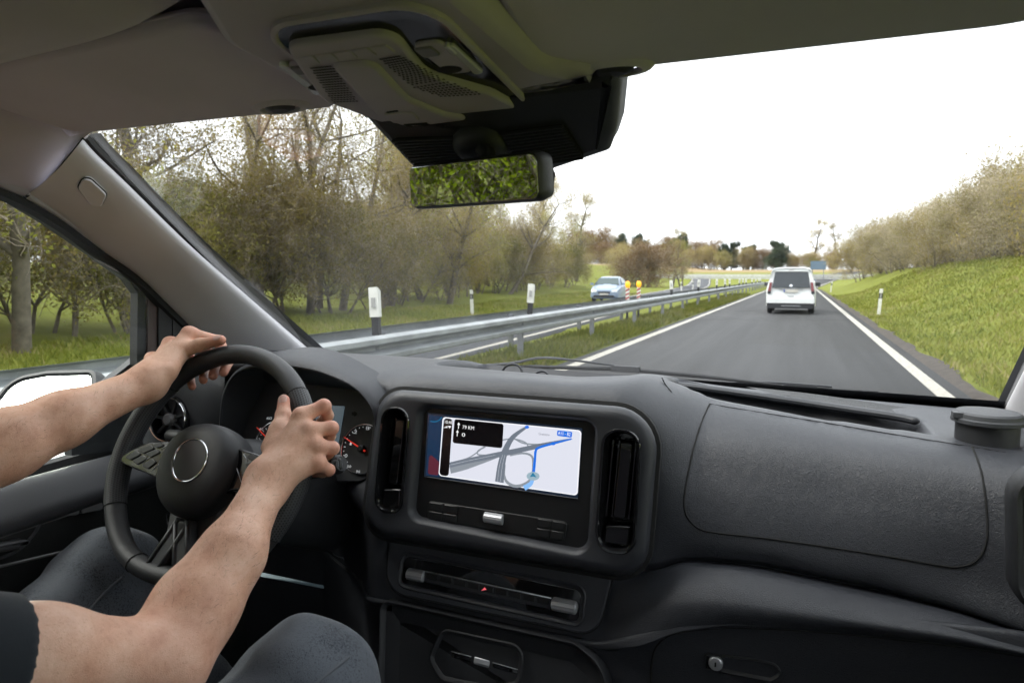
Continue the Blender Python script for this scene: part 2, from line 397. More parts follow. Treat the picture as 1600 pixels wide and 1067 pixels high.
# ---- warning beacons by the rail
M_orange = mat('beacon_orange', (.9, .36, .01), .3, emit=(1, .45, .02), es=.35); M_red = mat('board_red', (.38, .07, .07), .5); M_board = mat('board_white', (.75, .74, .7), .55)
for k, (x, y, lb) in enumerate([(-5.1, 21.6, 'orange warning lamp on red and white board beside the silver car'), (-5.05, 23.0, 'orange warning lamp on red and white board, second one from the silver car')]):
    e = empty('warning_beacon', (x, y, .0)); tag(e, lb, 'beacon', 'warning beacons behind the guard rail')
    MB().box((-.16, -.11, 0), (.16, .11, .09)).box((-.03, -.03, .09), (.03, .03, .55)).build('foot', M_postb, None).parent = e
    MB().box((-.06, -.016, .74), (.06, .016, 1.12)).build('board', M_board, None).parent = e
    for j in range(3):
        z = .745 + j * .125
        MB().add([(-.061, -.018, z), (.061, -.018, z + .06), (.061, -.018, z + .12), (-.061, -.018, z + .06)], [(0, 1, 2, 3)]).add([(-.061, .018, z), (.061, .018, z + .06), (.061, .018, z + .12), (-.061, .018, z + .06)], [(0, 1, 2, 3)]).build('stripe', M_red, None).parent = e
    rr = [[(.085 * s * math.cos(a), (.05 + .02 * s) * math.sin(a) * s, 1.12 + zz) for a in np.arange(14) * 2 * math.pi / 14] for s, zz in ((.45, 0), (.8, .03), (1, .09), (1, .13), (.8, .19), (.4, .22))]
    MB().rings(rr).build('lamp', M_orange, None, True, 60).parent = e

# ---- far embankment barrier and blue sign
M_conc = mat('pale_barrier', (.5, .5, .48), .8, var=.2)
fb = empty('crash_barrier', (-20, 168, 3)); tag(fb, 'long pale crash barrier of the crossing road far ahead', 'barrier')
rings = []
for x in np.arange(-95, 52, 6.0):
    y = 150 + .0022 * (x - 20) ** 2 * .35; z = float(far_rise(y)); rings.append([(x, y, z - .2), (x, y - .12, z + .55), (x, y - .12, z + 1.0), (x, y + .12, z + 1.0), (x, y + .12, z + .55), (x, y + .05, z - .2)])
MB().rings(rings).build('beam', M_conc, fb)
for k in range(-90, 50, 12):
    y = 150 + .0022 * (k - 20) ** 2 * .35; MB().box((k - .1, y + .12, float(far_rise(y)) - .4), (k + .1, y + .3, float(far_rise(y)) + .95)).build('post', M_galvd, fb)
fr2 = strip('crossing_road', lambda y: -95, lambda y: 60, 157, 167, .10, M_asph2, step=5)
M_blue = mat('sign_blue', (.10, .15, .21), .5)
sg = empty('direction_sign', (3.2, 150, 2)); tag(sg, 'blue direction sign standing far ahead beside the road', 'sign')
sz = float(far_rise(150.))
MB().box((1.6, 148, sz + 1.9), (4.4, 148.12, sz + 3.6)).build('panel', M_blue, sg)
for x in (2.0, 4.0): MB().box((x - .06, 148.12, sz - .3), (x + .06, 148.24, sz + 3.4)).build('post', M_galvd, sg)

# ------------------------------------------------------------------ trees
def leaf_mat(name, cols, trans=.35):
    m, t, b = nodes(name); v = texco(t, 1, 'Object'); oi = t.nodes.new('ShaderNodeObjectInfo'); at_ = t.nodes.new('ShaderNodeAttribute'); at_.attribute_name = 'tone'
    c = ramp(t, at_.outputs['Fac'], [(k / (len(cols) - 1), x) for k, x in enumerate(cols)])
    hs = t.nodes.new('ShaderNodeHueSaturation'); mr = t.nodes.new('ShaderNodeMapRange'); mr.inputs['To Min'].default_value = .75; mr.inputs['To Max'].default_value = 1.3
    t.links.new(oi.outputs['Random'], mr.inputs['Value']); t.links.new(mr.outputs['Result'], hs.inputs['Value']); t.links.new(c, hs.inputs['Color'])
    t.links.new(hs.outputs['Color'], b.inputs['Base Color']); setin(b, rough=.7, spec=.2)
    tr = t.nodes.new('ShaderNodeBsdfTranslucent'); t.links.new(hs.outputs['Color'], tr.inputs['Color']); mxs = t.nodes.new('ShaderNodeMixShader'); mxs.inputs['Fac'].default_value = trans
    o = t.nodes['Material Output']; t.links.new(b.outputs[0], mxs.inputs[1]); t.links.new(tr.outputs[0], mxs.inputs[2]); t.links.new(mxs.outputs[0], o.inputs['Surface'])
    return m
M_bark = mat('bark', (.15, .128, .10), .9, var=.35, vscale=5)
M_twig = mat('twig', (.33, .275, .21), .9, var=.3, vscale=2)
L_olive = leaf_mat('leaf_olive', [(.20, .165, .042), (.29, .24, .065), (.37, .285, .12), (.33, .305, .06)], .5)
L_green = leaf_mat('leaf_fresh', [(.16, .165, .03), (.245, .25, .045), (.32, .31, .06), (.33, .28, .10)], .5)
L_mix = leaf_mat('leaf_mixed', [(.135, .135, .03), (.21, .20, .045), (.27, .23, .075), (.27, .265, .05)], .45)
L_lime = leaf_mat('leaf_lime', [(.20, .27, .010), (.30, .40, .014), (.40, .48, .022), (.30, .33, .035)], .5)
L_brown = leaf_mat('leaf_russet', [(.17, .095, .04), (.23, .14, .06), (.27, .18, .08), (.19, .14, .055)], .4)
L_bloss = leaf_mat('leaf_blossom', [(.22, .195, .07), (.31, .275, .12), (.44, .385, .25), (.52, .455, .35)], .5)
L_dark = leaf_mat('leaf_conifer', [(.03, .05, .03), (.045, .07, .04), (.065, .085, .045), (.07, .085, .05)], .25)
def tubes_np(segs, sides):
    """segs: (p0, p1, r0, r1) arrays"""
    p0 = np.array([s[0] for s in segs]); p1 = np.array([s[1] for s in segs]); r0 = np.array([s[2] for s in segs]); r1 = np.array([s[3] for s in segs])
    t = p1 - p0; t /= np.linalg.norm(t, axis=1, keepdims=True) + 1e-9
    a = np.where(np.abs(t[:, 2:3]) < .9, np.array([[0, 0, 1.]]), np.array([[1., 0, 0]])); a = a - t * (a * t).sum(1, keepdims=True); a /= np.linalg.norm(a, axis=1, keepdims=True); b = np.cross(t, a)
    V = []
    for k in range(sides):
        q = 2 * math.pi * k / sides; V.append((p0 + r0[:, None] * (a * math.cos(q) + b * math.sin(q)), p1 + r1[:, None] * (a * math.cos(q) + b * math.sin(q))))
    n = len(segs); v = np.stack([x for pr in V for x in pr], 1).reshape(-1, 3)
    base = np.arange(n)[:, None] * (2 * sides); f = []
    for k in range(sides):
        k2 = (k + 1) % sides; f.append(base + np.array([[2 * k, 2 * k2, 2 * k2 + 1, 2 * k + 1]]))
    return v, np.stack(f, 1).reshape(-1, 4)
def make_tree(seed, H, W, leaves, leaf_sz, stems=1, crown0=.25, up=.55, twig=7):
    r = random.Random(seed); rg = np.random.default_rng(seed); big = []; small = []; tips = []
    def rv(s): return np.array([r.gauss(0, s), r.gauss(0, s), r.gauss(0, s)])
    def grow(p, d, L, rad, lvl):
        n = 4 if lvl < 2 else 3; pts = [p]
        for k in range(n):
            d = unit(d + rv(.16 + .05 * lvl) + np.array([0, 0, .10 if lvl else .03])); p = p + d * L / n; pts.append(p)
            ra, rb = rad * (1 - .72 * k / n), rad * (1 - .72 * (k + 1) / n)
            (big if lvl < 2 else small).append((pts[-2], pts[-1], ra, rb))
            if lvl < 3 and (lvl > 0 or p[2] > H * crown0):
                m = {0: 4, 1: 3, 2: twig}[lvl] if k else ({0: 3, 1: 1, 2: 2}[lvl])
                for _ in range(m):
                    a = r.uniform(0, 6.28); side = unit(np.cross(d, np.array([math.cos(a), math.sin(a), .3]))); dd = unit(d * r.uniform(.25, up) + side * r.uniform(.6, 1.0) + np.array([0, 0, .25]))
                    LL = {0: W * r.uniform(.55, 1.0) * (1.1 - .55 * (p[2] / H)), 1: L * r.uniform(.35, .6), 2: L * r.uniform(.4, .8)}[lvl]
                    grow(p, dd, LL, max(.004, rb * r.uniform(.4, .6)), lvl + 1)
            if lvl >= 2: tips.append(p)
    for s in range(stems):
        a = r.uniform(0, 6.28); o = np.array([math.cos(a), math.sin(a), 0]) * (.0 if stems == 1 else r.uniform(.1, .35) * W)
        d0 = unit(np.array([0, 0, 1.]) + (0 if stems == 1 else 1) * o / max(W, .1) * 1.1 + rv(.04)); grow(o + np.array([0, 0, -.15]), d0, H * r.uniform(.78, .95), .028 * H / (stems ** .45), 0)
    tv, tq = tubes_np(big, 6)
    sv, sq = tubes_np(small, 3)
    T = np.array(tips); c = T[rg.integers(0, len(T), leaves)] + rg.normal(0, .05 * W, (leaves, 3))
    # clumps of light and dark: a tone that varies over the crown
    ph = rg.uniform(0, 6, 3); fr = 2.6 / W
    tone = .5 + .22 * np.sin(c[:, 0] * fr * 2 + ph[0]) * np.sin(c[:, 1] * fr * 2 + ph[1]) + .2 * np.sin(c[:, 2] * fr * 2.3 + ph[2]) + rg.normal(0, .2, leaves)
    a = rg.normal(size=(leaves, 3)); a /= np.linalg.norm(a, axis=1, keepdims=True); b = np.cross(a, rg.normal(size=(leaves, 3))); b /= np.linalg.norm(b, axis=1, keepdims=True)
    s = (leaf_sz * rg.uniform(.5, 1.3, leaves))[:, None]
    lv = np.stack([c - a * s, c + b * s * .55, c + a * s, c - b * s * .55], 1).reshape(-1, 3); lq = np.arange(leaves * 4).reshape(-1, 4)
    return (tv, tq), (sv, sq), (lv, lq, np.clip(tone, 0, 1))
def tree_meshes(name, leafm, *a, **k):
    (tv, tq), (sv, sq), (lv, lq, tone) = make_tree(*a, **k)
    tm = mesh_np('_trunk_' + name, tv, tq, mats=[M_bark], smooth=True)
    v = np.r_[sv, lv]; qd = np.r_[sq, lq + len(sv)]
    cm = mesh_np('_crown_' + name, v, qd, mats=[M_twig, leafm], mi=np.r_[np.zeros(len(sq)), np.ones(len(lq))])
    at_ = cm.attributes.new('tone', 'FLOAT', 'POINT'); at_.data.foreach_set('value', np.r_[np.full(len(sv), .5), np.repeat(tone, 4)].astype(np.float32))
    return tm, cm
TV = {
    'tall': tree_meshes('tall', L_olive, 11, 11.0, 3.6, 13000, .052, stems=2, crown0=.12, twig=6),
    'tall2': tree_meshes('tall2', L_olive, 23, 10.0, 4.0, 12000, .052, stems=3, crown0=.10, twig=5),
    'tall3': tree_meshes('tall3', L_green, 37, 9.5, 3.6, 15000, .05, stems=2, crown0=.10, twig=6),
    'bare': tree_meshes('bare', L_olive, 41, 11.0, 3.4, 5000, .07, stems=1, crown0=.2, twig=7),
    'bush': tree_meshes('bush', L_mix, 53, 4.0, 2.0, 21000, .052, stems=5, crown0=.05, twig=4),
    'lime': tree_meshes('lime', L_lime, 59, 5.2, 2.8, 46000, .05, stems=6, crown0=.02, twig=4),
    'russet': tree_meshes('russet', L_brown, 61, 6.0, 3.6, 22000, .09, stems=5, crown0=.03, twig=4),
    'bloss': tree_meshes('bloss', L_bloss, 67, 5.4, 2.9, 32000, .05, stems=5, crown0=.04, twig=5),
    'shrub': tree_meshes('shrub', L_olive, 71, 5.0, 3.0, 30000, .052, stems=5, crown0=.03, twig=5),
    'dark': tree_meshes('dark', L_dark, 79, 9.0, 3.6, 22000, .16, stems=2, crown0=.06, twig=4),
}
def tree(kind, x, y, s, rz, label, cat, group, sz=None, name='tree'):
    e = empty(name, (x, y, float(g(x, y)) - (.05 if y < 90 else 1.5 * s if kind in ('dark', 'russet', 'tall2', 'tall') else .3) - (.75 if group in ('hedge on the right bank', 'back row of the right hedge') else .9 if kind == 'lime' else 0))); e.rotation_euler[2] = rz; e.scale = (s, s, sz or s); tag(e, label, cat, group)
    tm, cm = TV[kind]
    for nm, me in (('trunk', tm), ('crown', cm)): link(nm, me).parent = e
    return e
r_ = random.Random(3)
# roadside wood on the left: a front row and a back row
kinds = ['tall2', 'tall', 'tall3', 'tall', 'tall2', 'bare']
front = [(-17.5, y) for y in (-32, -25, -18.5, -12)] + [(-15.5, -6), (-15.8, -1), (-16.4, 4), (-16.2, 8.5), (-16.8, 13), (-17.5, 17.5), (-18.2, 22.5), (-18.8, 27.5), (-19.6, 33), (-20.6, 39), (-21.8, 46), (-23, 53), (-24.4, 61), (-25.6, 69)]
for k, (x, y) in enumerate(front):
    kd = kinds[k % 5]; s = r_.uniform(.82, 1.08) * (.9 if y > 45 else 1)
    tree(kd, x + r_.uniform(-.8, .8), y + r_.uniform(-.8, .8), s, r_.uniform(0, 6.28), 'budding roadside tree in the front row of the left wood, %s from the rear' % ORD[k], 'tree', 'front row of the roadside wood', sz=s * (1.0 if y < 40 else .95))
for k, y in enumerate([-28, -14, 0, 9, 18, 28, 38, 50, 63, 76]):
    x = -22.5 - max(0, y) * .11; s = r_.uniform(.95, 1.2)
    tree(kinds[(k * 2 + 1) % 6], x + r_.uniform(-1, 1), y + r_.uniform(-1, 1), s, r_.uniform(0, 6.28), 'taller tree in the back row of the left wood, %s from the rear' % ORD[k], 'tree', 'back row of the roadside wood')
tree('bare', -26.5, 84, .95, 1.0, 'slender almost bare tree at the far end of the left wood', 'tree', 'single trees ahead')
by = [-5, -2, .5, 3, 5.5, 8, 10.5, 13, 15.5, 18, 20.5, 23, 26, 29, 32, 35, 38.5, 42, 46, 50, 54.5, 59, 64, 69, 74]
for k, y in enumerate(by):
    x = -14.6 - max(0, y) * .135 + r_.uniform(-.6, .6)
    tree(['bush', 'shrub', 'bush', 'bush', 'russet'][k % 5] if k % 5 < 4 else 'shrub', x, y + r_.uniform(-.5, .5), r_.uniform(.7, 1.0), r_.uniform(0, 6.28), 'low bush at the foot of the left wood, %s from the rear' % ORD[k], 'bush', 'bushes at the foot of the left wood', name='bush')
for k, y in enumerate([-3, 8, 20, 33, 46, 61]):
    tree('shrub', -18.4 - max(0, y) * .12 + r_.uniform(-.6, .6), y + r_.uniform(-.8, .8), r_.uniform(.75, .95), r_.uniform(0, 6.28), 'tangled shrub between the rows of the left wood, %s from the rear' % ORD[k], 'shrub', 'undergrowth in the left wood', name='shrub')
for k, (x, y) in enumerate([(-13.2, 1.0), (-13.4, -2.2), (-13.0, -5.2), (-13.2, -8.4)]):
    tree('lime', x, y, r_.uniform(.95, 1.2), r_.uniform(0, 6.28), 'bright lime green shrub behind the van on the left, %s from the driver window' % ORD[k], 'shrub', 'lime shrubs mirrored in the rear view mirror', name='shrub')
# middle distance
tree('russet', -20.5, 98, 1.15, .6, 'russet brown bushy tree on the bank beyond the silver car', 'tree', 'single trees ahead')
tree('shrub', -24.5, 100, 1.05, 2.2, 'dark low shrub just left of the russet tree', 'shrub', 'single trees ahead', name='shrub')
tree('bare', -18.5, 108, .82, 2.0, 'spreading bare crowned tree right of the russet tree', 'tree', 'single trees ahead')
tree('tall3', -17.0, 109, .72, 4.0, 'thin leafed tree standing against the bare crowned tree', 'tree', 'single trees ahead')
fk = ['dark', 'russet', 'tall2', 'dark', 'tall', 'russet', 'tall2', 'dark', 'bare', 'russet']
k = 0
for k, x in enumerate(np.arange(-72, -8, 5.2)):
    kd = ['dark', 'russet', 'tall2', 'dark', 'dark', 'tall2', 'russet'][k % 7]
    tree(kd, x, 232 + r_.uniform(-8, 8), r_.uniform(.95, 1.5) * (.75 if x > -30 else 1.0) * (1.5 if kd == 'russet' else 1), r_.uniform(0, 6.28), 'small far off tree in the distant tree line, %s from its left end' % ORD[k], 'tree', 'distant tree line')
for k, x in enumerate(np.arange(-78, 62, 6.2)):
    tree(['shrub', 'bush', 'shrub', 'russet'][k % 4], x, 221 + r_.uniform(-3, 3), r_.uniform(1.0, 1.35) * (.8 if x > -8 else 1), r_.uniform(0, 6.28), 'grey green bush in the far hedge, %s from its left end' % ORD[k], 'bush', 'far hedge below the tree line', name='bush')
tree('dark', -7.5, 215, .92, 0, 'single round dark evergreen far ahead left of the white van', 'tree', 'single trees ahead')
tree('bare', 3.0, 240, 1.45, 1.2, 'tall thin crowned tree rising far beyond the blue sign, left of a pair', 'tree', 'single trees ahead')
tree('bare', 9.5, 243, 1.35, 3.2, 'tall thin crowned tree rising far beyond the blue sign, right of a pair', 'tree', 'single trees ahead')
for k, x in enumerate(np.arange(-2, 60, 5.5)):
    tree(['russet', 'shrub', 'russet', 'tall2'][k % 4], x, 228 + r_.uniform(-6, 6), r_.uniform(.75, 1.05) * (.6 if k % 4 == 3 else 1), r_.uniform(0, 6.28), 'brownish far off bush in the distant hedge on the right, %s from its left end' % ORD[k], 'bush', 'distant hedge on the right', name='bush')
# hedge on the right bank
hd = [(6.4, 84), (7.2, 77), (7.6, 70), (8.2, 63.5), (8.6, 57.5), (8.8, 52), (9.2, 47), (9.5, 42.5), (9.8, 38), (10.1, 34), (10.3, 30), (10.6, 26), (10.9, 21.5), (11.2, 16.5)]
for k, (x, y) in enumerate(hd):
    kd = ['shrub', 'bloss', 'shrub', 'bloss', 'bloss'][k % 5]; s = r_.uniform(.9, 1.12)
    s *= .84
    tree(kd, x + r_.uniform(-.4, .4), y, s, r_.uniform(0, 6.28), 'flowering hedge shrub on the right bank, %s from its far end' % ORD[k], 'shrub', 'hedge on the right bank', name='shrub')
for k, (x, y) in enumerate([(10.2, 72), (11.5, 60), (12.2, 49), (12.8, 40), (13.4, 32), (13.8, 25)]):
    tree(['shrub', 'bloss', 'bloss'][k % 3], x, y, r_.uniform(.98, 1.15), r_.uniform(0, 6.28), 'taller pale shrub behind the right hedge, %s from its far end' % ORD[k], 'shrub', 'back row of the right hedge', name='shrub')

# ---- grass blades where they show
def grass_blades(name, pts, hmin, hmax, label):
    n = len(pts); a = rng.uniform(0, 6.283, n); hgt = rng.uniform(hmin, hmax, n); lean = rng.normal(0, .45, (n, 2)) * hgt[:, None]
    wd = rng.uniform(.006, .016, n) * (1 + np.linalg.norm(pts[:, :2], axis=1) / 18)
    dx = np.stack([np.cos(a), np.sin(a), np.zeros(n)], 1) * wd[:, None]
    top = pts + np.c_[lean, hgt]; v = np.stack([pts - dx, pts + dx, top], 1).reshape(-1, 3)
    me = mesh_np('_' + name, v, None, np.arange(n * 3).reshape(-1, 3)); at_ = me.attributes.new('tone', 'FLOAT', 'POINT')
    tn = np.clip(.45 + .25 * np.sin(pts[:, 0] * 1.1 + pts[:, 1] * .6) * np.sin(pts[:, 1] * .9) + rng.normal(0, .22, n), 0, 1)
    at_.data.foreach_set('value', np.repeat(tn, 3).astype(np.float32)); o = link(name, me, L_grassb); tag(o, label, 'grass', kind='stuff'); return o
L_grassb = leaf_mat('grass_blade', [(.12, .15, .024), (.19, .21, .034), (.235, .24, .05), (.29, .25, .11)], .35)
def scatter(n, fx, y0, y1, pw=1.6):
    y = y0 + (y1 - y0) * rng.random(n) ** pw; lo, hi = fx(y); x = lo + (hi - lo) * rng.random(n); return np.stack([x, y, g(x, y) - .01], 1)
grass_blades('bank_grass', scatter(60000, lambda y: (2.2 + .25 * rng.random(len(y)), 4.5 + y * .28), 5, 60), .05, .16, 'short green grass covering the right bank')
grass_blades('median_grass', scatter(30000, lambda y: (np.full_like(y, -5.3) + 0 * y, np.full_like(y, -3.86)), 5, 60), .06, .22, 'rough green grass under the guard rail')
grass_blades('verge_grass', scatter(36000, lambda y: (xi(y) - 9.5, xi(y) - 4.1), -8, 60, 1.2), .05, .2, 'green grass strip below the left wood')
# ------------------------------------------------------------------ vehicles on the road
def paint(name, c):
    m, t, b = nodes(name); setin(b, base=c, rough=.35, coat=.6, coatr=.08, spec=.5); return m
M_pwhite = paint('white_paint', (.80, .82, .83)); M_psilver = paint('silver_blue_paint', (.25, .32, .43))
M_vglass = mat('dark_window', (.02, .027, .032), .12, spec=.6); M_vglass2 = mat('car_window', (.07, .10, .10), .25, spec=.4)
M_tyre = mat('tyre', (.018, .018, .02), .85, var=.3); M_rim = mat('wheel_rim', (.35, .36, .38), .35, .8); M_blackp = mat('black_plastic', (.022, .024, .028), .6, var=.2)
M_tail = mat('tail_lamp', (.16, .012, .015), .2, spec=.7); M_tailc = mat('lamp_clear', (.62, .66, .68), .15, spec=.8); M_plate = mat('number_plate', (.62, .6, .55), .45)
M_eu = mat('plate_blue', (.03, .09, .42), .5); M_chromeV = mat('chrome_trim', (.7, .72, .74), .18, 1.0)
def vehicle(name, loc, rz, spec, label, cat, group=None):
    e = empty(name, loc); e.rotation_euler[2] = rz; tag(e, label, cat, group)
    def K(o): o.parent = e; o.matrix_parent_inverse = Matrix(); return o
    # body: cross-sections along the length; spec['sec'] = (y, z_bottom, z_belt, z_roof, half_low, half_belt, half_roof)
    rings = []
    for (y, zb, zm, zr, wl, wb, wr) in spec['sec']:
        half = [(wl * .80, zb), (wl, zb + .08), (wl * 1.0, zb + .25), (wb, zm - .12), (wb * .985, zm)]
        for t in (.25, .5, .75, .92): half.append((wb * .985 + (wr - wb * .985) * t, zm + (zr - .1 - zm) * t / .92))
        half += [(wr * .93, zr - .035), (wr * .72, zr - .008), (wr * .3, zr)]
        dyz = spec.get('rake', 0) if y == spec['sec'][0][0] else 0
        pts = [(x, z) for x, z in half] + [(-x, z) for x, z in half[::-1]]
        rings.append([(x, y + dyz * max(0, z - zm), z) for x, z in pts])
    K(MB().rings(rings).build('body', spec['paint'], None, True, 32))
    for wy in spec['wheels']:
        for s in (-1, 1):
            wr_, ww = spec['wr'], .2; cx = s * (spec['sec'][2][4] - .04)
            prof = [(.0, .62), (.0, .80), (.03, .97), (.06, 1.0), (ww - .06, 1.0), (ww - .03, .97), (ww, .80), (ww, .62)]
            rg_ = [[(cx - s * (a), wy + wr_ * q_ * math.cos(t), wr_ + wr_ * q_ * math.sin(t)) for t in np.arange(20) * 2 * math.pi / 20] for a, q_ in prof]
            wh = K(MB().rings(rg_).build('wheel', M_tyre, None, True, 35))
            rm = MB(); rm.rings([[(cx - s * a, wy + wr_ * q_ * math.cos(t), wr_ + wr_ * q_ * math.sin(t)) for t in np.arange(20) * 2 * math.pi / 20] for a, q_ in ((.02, .64), (.012, .6), (.03, .5), (.035, .12), (.02, .1), (.02, 0.01))])
            o = rm.build('rim', M_rim, None, True, 40); o.parent = wh; o.matrix_parent_inverse = Matrix()
    for nm, m, polys in spec['parts']:
        for poly in polys:
            pts, th = poly; a = V3(pts[1]) - V3(pts[0]); b = V3(pts[-1]) - V3(pts[0]); n = unit(np.cross(a, b)); pts = [V3(p) for p in pts]
            K(MB().rings([[p - n * .03 for p in pts], [p + n * th * .6 for p in pts], [p + n * th + (V3(sum(pts)) / len(pts) - p) * .03 for p in pts]]).build(nm, m, None))
    return e
def mir(p): return [(-x, y, z) for x, y, z in p][::-1]
# white van ahead, seen from behind: rear at y = 0
sec = [(.00, .30, 1.02, 1.78, .80, .86, .66), (.05, .26, 1.02, 1.805, .89, .905, .70), (.22, .24, 1.02, 1.83, .915, .92, .715), (1.2, .24, 1.02, 1.85, .92, .925, .72), (2.6, .24, 1.02, 1.83, .92, .925, .71), (3.1, .24, 1.02, 1.72, .92, .92, .66), (3.75, .24, 1.02, 1.15, .91, .90, .72), (4.35, .26, .88, .96, .84, .82, .6), (4.48, .32, .7, .8, .7, .68, .5)]
yb = -.012
def rf(x, z): return (x, yb + .22 * max(0, z - 1.02), z)          # point on the raked tailgate
vparts = [
    ('rear_window', M_vglass, [([rf(-.70, 1.04), rf(.70, 1.04), rf(.60, 1.66), rf(-.60, 1.66)], .012)]),
    ('tail_lamp', M_tail, [([(-.86, yb, .90), (-.74, yb, .90), rf(-.70, 1.25), rf(-.79, 1.25)], .02), ([(.74, yb, .90), (.86, yb, .90), rf(.79, 1.25), rf(.70, 1.25)], .02)]),
    ('tail_lamp_foot', M_blackp, [([(-.865, yb, .80), (-.745, yb, .80), (-.74, yb, .90), (-.862, yb, .90)], .02), ([(.745, yb, .80), (.865, yb, .80), (.862, yb, .90), (.74, yb, .90)], .02)]),
    ('bumper', M_pwhite, [([(-.88, -.03, .43), (.88, -.03, .43), (.87, -.03, .62), (-.87, -.03, .62)], .05)]),
    ('bumper_skirt', M_blackp, [([(-.84, -.02, .22), (.84, -.02, .22), (.88, -.02, .43), (-.88, -.02, .43)], .045)]),
    ('tow_trim', M_rim, [([(-.34, -.07, .31), (.38, -.07, .31), (.36, -.07, .345), (-.32, -.07, .345)], .006)]),
    ('plate', M_plate, [([(-.26, yb - .01, .86), (.26, yb - .01, .86), (.26, yb - .01, .97), (-.26, yb - .01, .97)], .008)]),
    ('plate_band', M_eu, [([(-.26, yb - .02, .862), (-.215, yb - .02, .862), (-.215, yb - .02, .968), (-.26, yb - .02, .968)], .004)]),
    ('plate_recess', M_rim, [([(-.45, yb, .985), (.45, yb, .985), (.43, yb, 1.015), (-.43, yb, 1.015)], .006)]),
    ('badge', M_chromeV, [([(-.12, yb, .70), (.12, yb, .70), (.12, yb, .715), (-.12, yb, .715)], .006)]),
    ('emblem', M_chromeV, [([rf(.06 * math.cos(a) , 1.12 + .05 * math.sin(a)) for a in np.arange(12) * math.pi / 6], .02)]),
    ('roof_spoiler', M_pwhite, [([rf(-.64, 1.67), rf(.64, 1.67), rf(.62, 1.76), rf(-.62, 1.76)], .05)]),
    ('brake_light', M_tail, [([(-.1, .10, 1.715), (.1, .10, 1.715), (.1, .10, 1.735), (-.1, .10, 1.735)], .01)]),
    ('side_window', M_vglass, [([(.865, .35, 1.10), (.865, 1.5, 1.10), (.74, 1.5, 1.62), (.75, .45, 1.62)], .012), (mir([(.865, .35, 1.10), (.865, 1.5, 1.10), (.74, 1.5, 1.62), (.75, .45, 1.62)]), .012), ([(.865, 1.6, 1.10), (.865, 3.2, 1.10), (.735, 2.75, 1.62), (.74, 1.6, 1.62)], .012), (mir([(.865, 1.6, 1.10), (.865, 3.2, 1.10), (.735, 2.75, 1.62), (.74, 1.6, 1.62)]), .012)]),
    ('wing_mirror', M_blackp, [([(.93, 3.0, 1.05), (1.12, 3.02, 1.07), (1.12, 3.02, 1.24), (.93, 3.0, 1.22)], .1), (mir([(.93, 3.0, 1.05), (1.12, 3.02, 1.07), (1.12, 3.02, 1.24), (.93, 3.0, 1.22)]), .1)]),
]
vehicle('delivery_van', (-.36, 29.2, .012), 0, dict(sec=sec, wheels=(.62, 3.5), wr=.315, paint=M_pwhite, parts=vparts, rake=.22), 'white compact van driving ahead in the lane, seen from behind', 'van')
# hatchback: front at y = 0, tail at +y (it faces the camera)
sec2 = [(.0, .30, .62, .70, .66, .62, .45), (.10, .22, .68, .78, .80, .76, .58), (.45, .20, .78, .88, .86, .84, .66), (1.0, .20, .92, 1.0, .875, .86, .68), (1.75, .20, .97, 1.46, .88, .86, .58), (2.3, .20, .98, 1.51, .88, .865, .60), (3.1, .20, 1.0, 1.48, .88, .86, .58), (3.75, .22, 1.0, 1.25, .86, .83, .56), (3.98, .32, .95, 1.05, .74, .72, .5)]
cp = [
    ('windscreen', M_vglass2, [([(.70, 1.06, 1.0), (-.70, 1.06, 1.0), (-.56, 1.68, 1.40), (.56, 1.68, 1.40)], .02)]),
    ('grille', M_blackp, [([(.34, .0, .52), (-.34, .0, .52), (-.36, .02, .62), (.36, .02, .62)], .03)]),
    ('headlight', M_tailc, [([(.76, .07, .60), (.44, .0, .58), (.42, .04, .72), (.72, .14, .76)], .03), ([(-.44, .0, .58), (-.76, .07, .60), (-.72, .14, .76), (-.42, .04, .72)], .03)]),
    ('lower_intake', M_blackp, [([(.62, .0, .30), (-.62, .0, .30), (-.58, .0, .42), (.58, .0, .42)], .03)]),
    ('plate', M_plate, [([(.26, -.02, .44), (-.26, -.02, .44), (-.26, -.02, .53), (.26, -.02, .53)], .012)]),
    ('wing_mirror', M_psilver, [([(1.04, 1.22, 1.0), (.86, 1.2, 1.0), (.86, 1.2, 1.13), (1.04, 1.22, 1.13)], .08), ([(-.86, 1.2, 1.0), (-1.04, 1.22, 1.0), (-1.04, 1.22, 1.13), (-.86, 1.2, 1.13)], .08)]),
    ('side_window', M_vglass2, [([(-.845, 3.2, 1.03), (-.845, 1.35, 1.03), (-.62, 1.95, 1.40), (-.62, 3.0, 1.39)], .012), ([(.845, 1.35, 1.03), (.845, 3.2, 1.03), (.62, 3.0, 1.39), (.62, 1.95, 1.40)], .012)]),
]
vehicle('hatchback_car', (-10.5, 38.6, .0), R_(5), dict(sec=sec2, wheels=(.75, 3.2), wr=.30, paint=M_psilver, parts=cp), 'silver blue hatchback coming the other way behind the guard rail', 'car')
vehicle('hatchback_car', (.9, 100, .0), R_(3), dict(sec=[(-s[0] * -1, *s[1:]) for s in sec2], wheels=(.75, 3.2), wr=.30, paint=M_pwhite, parts=cp), 'small white car far ahead, half hidden by the white van', 'car')
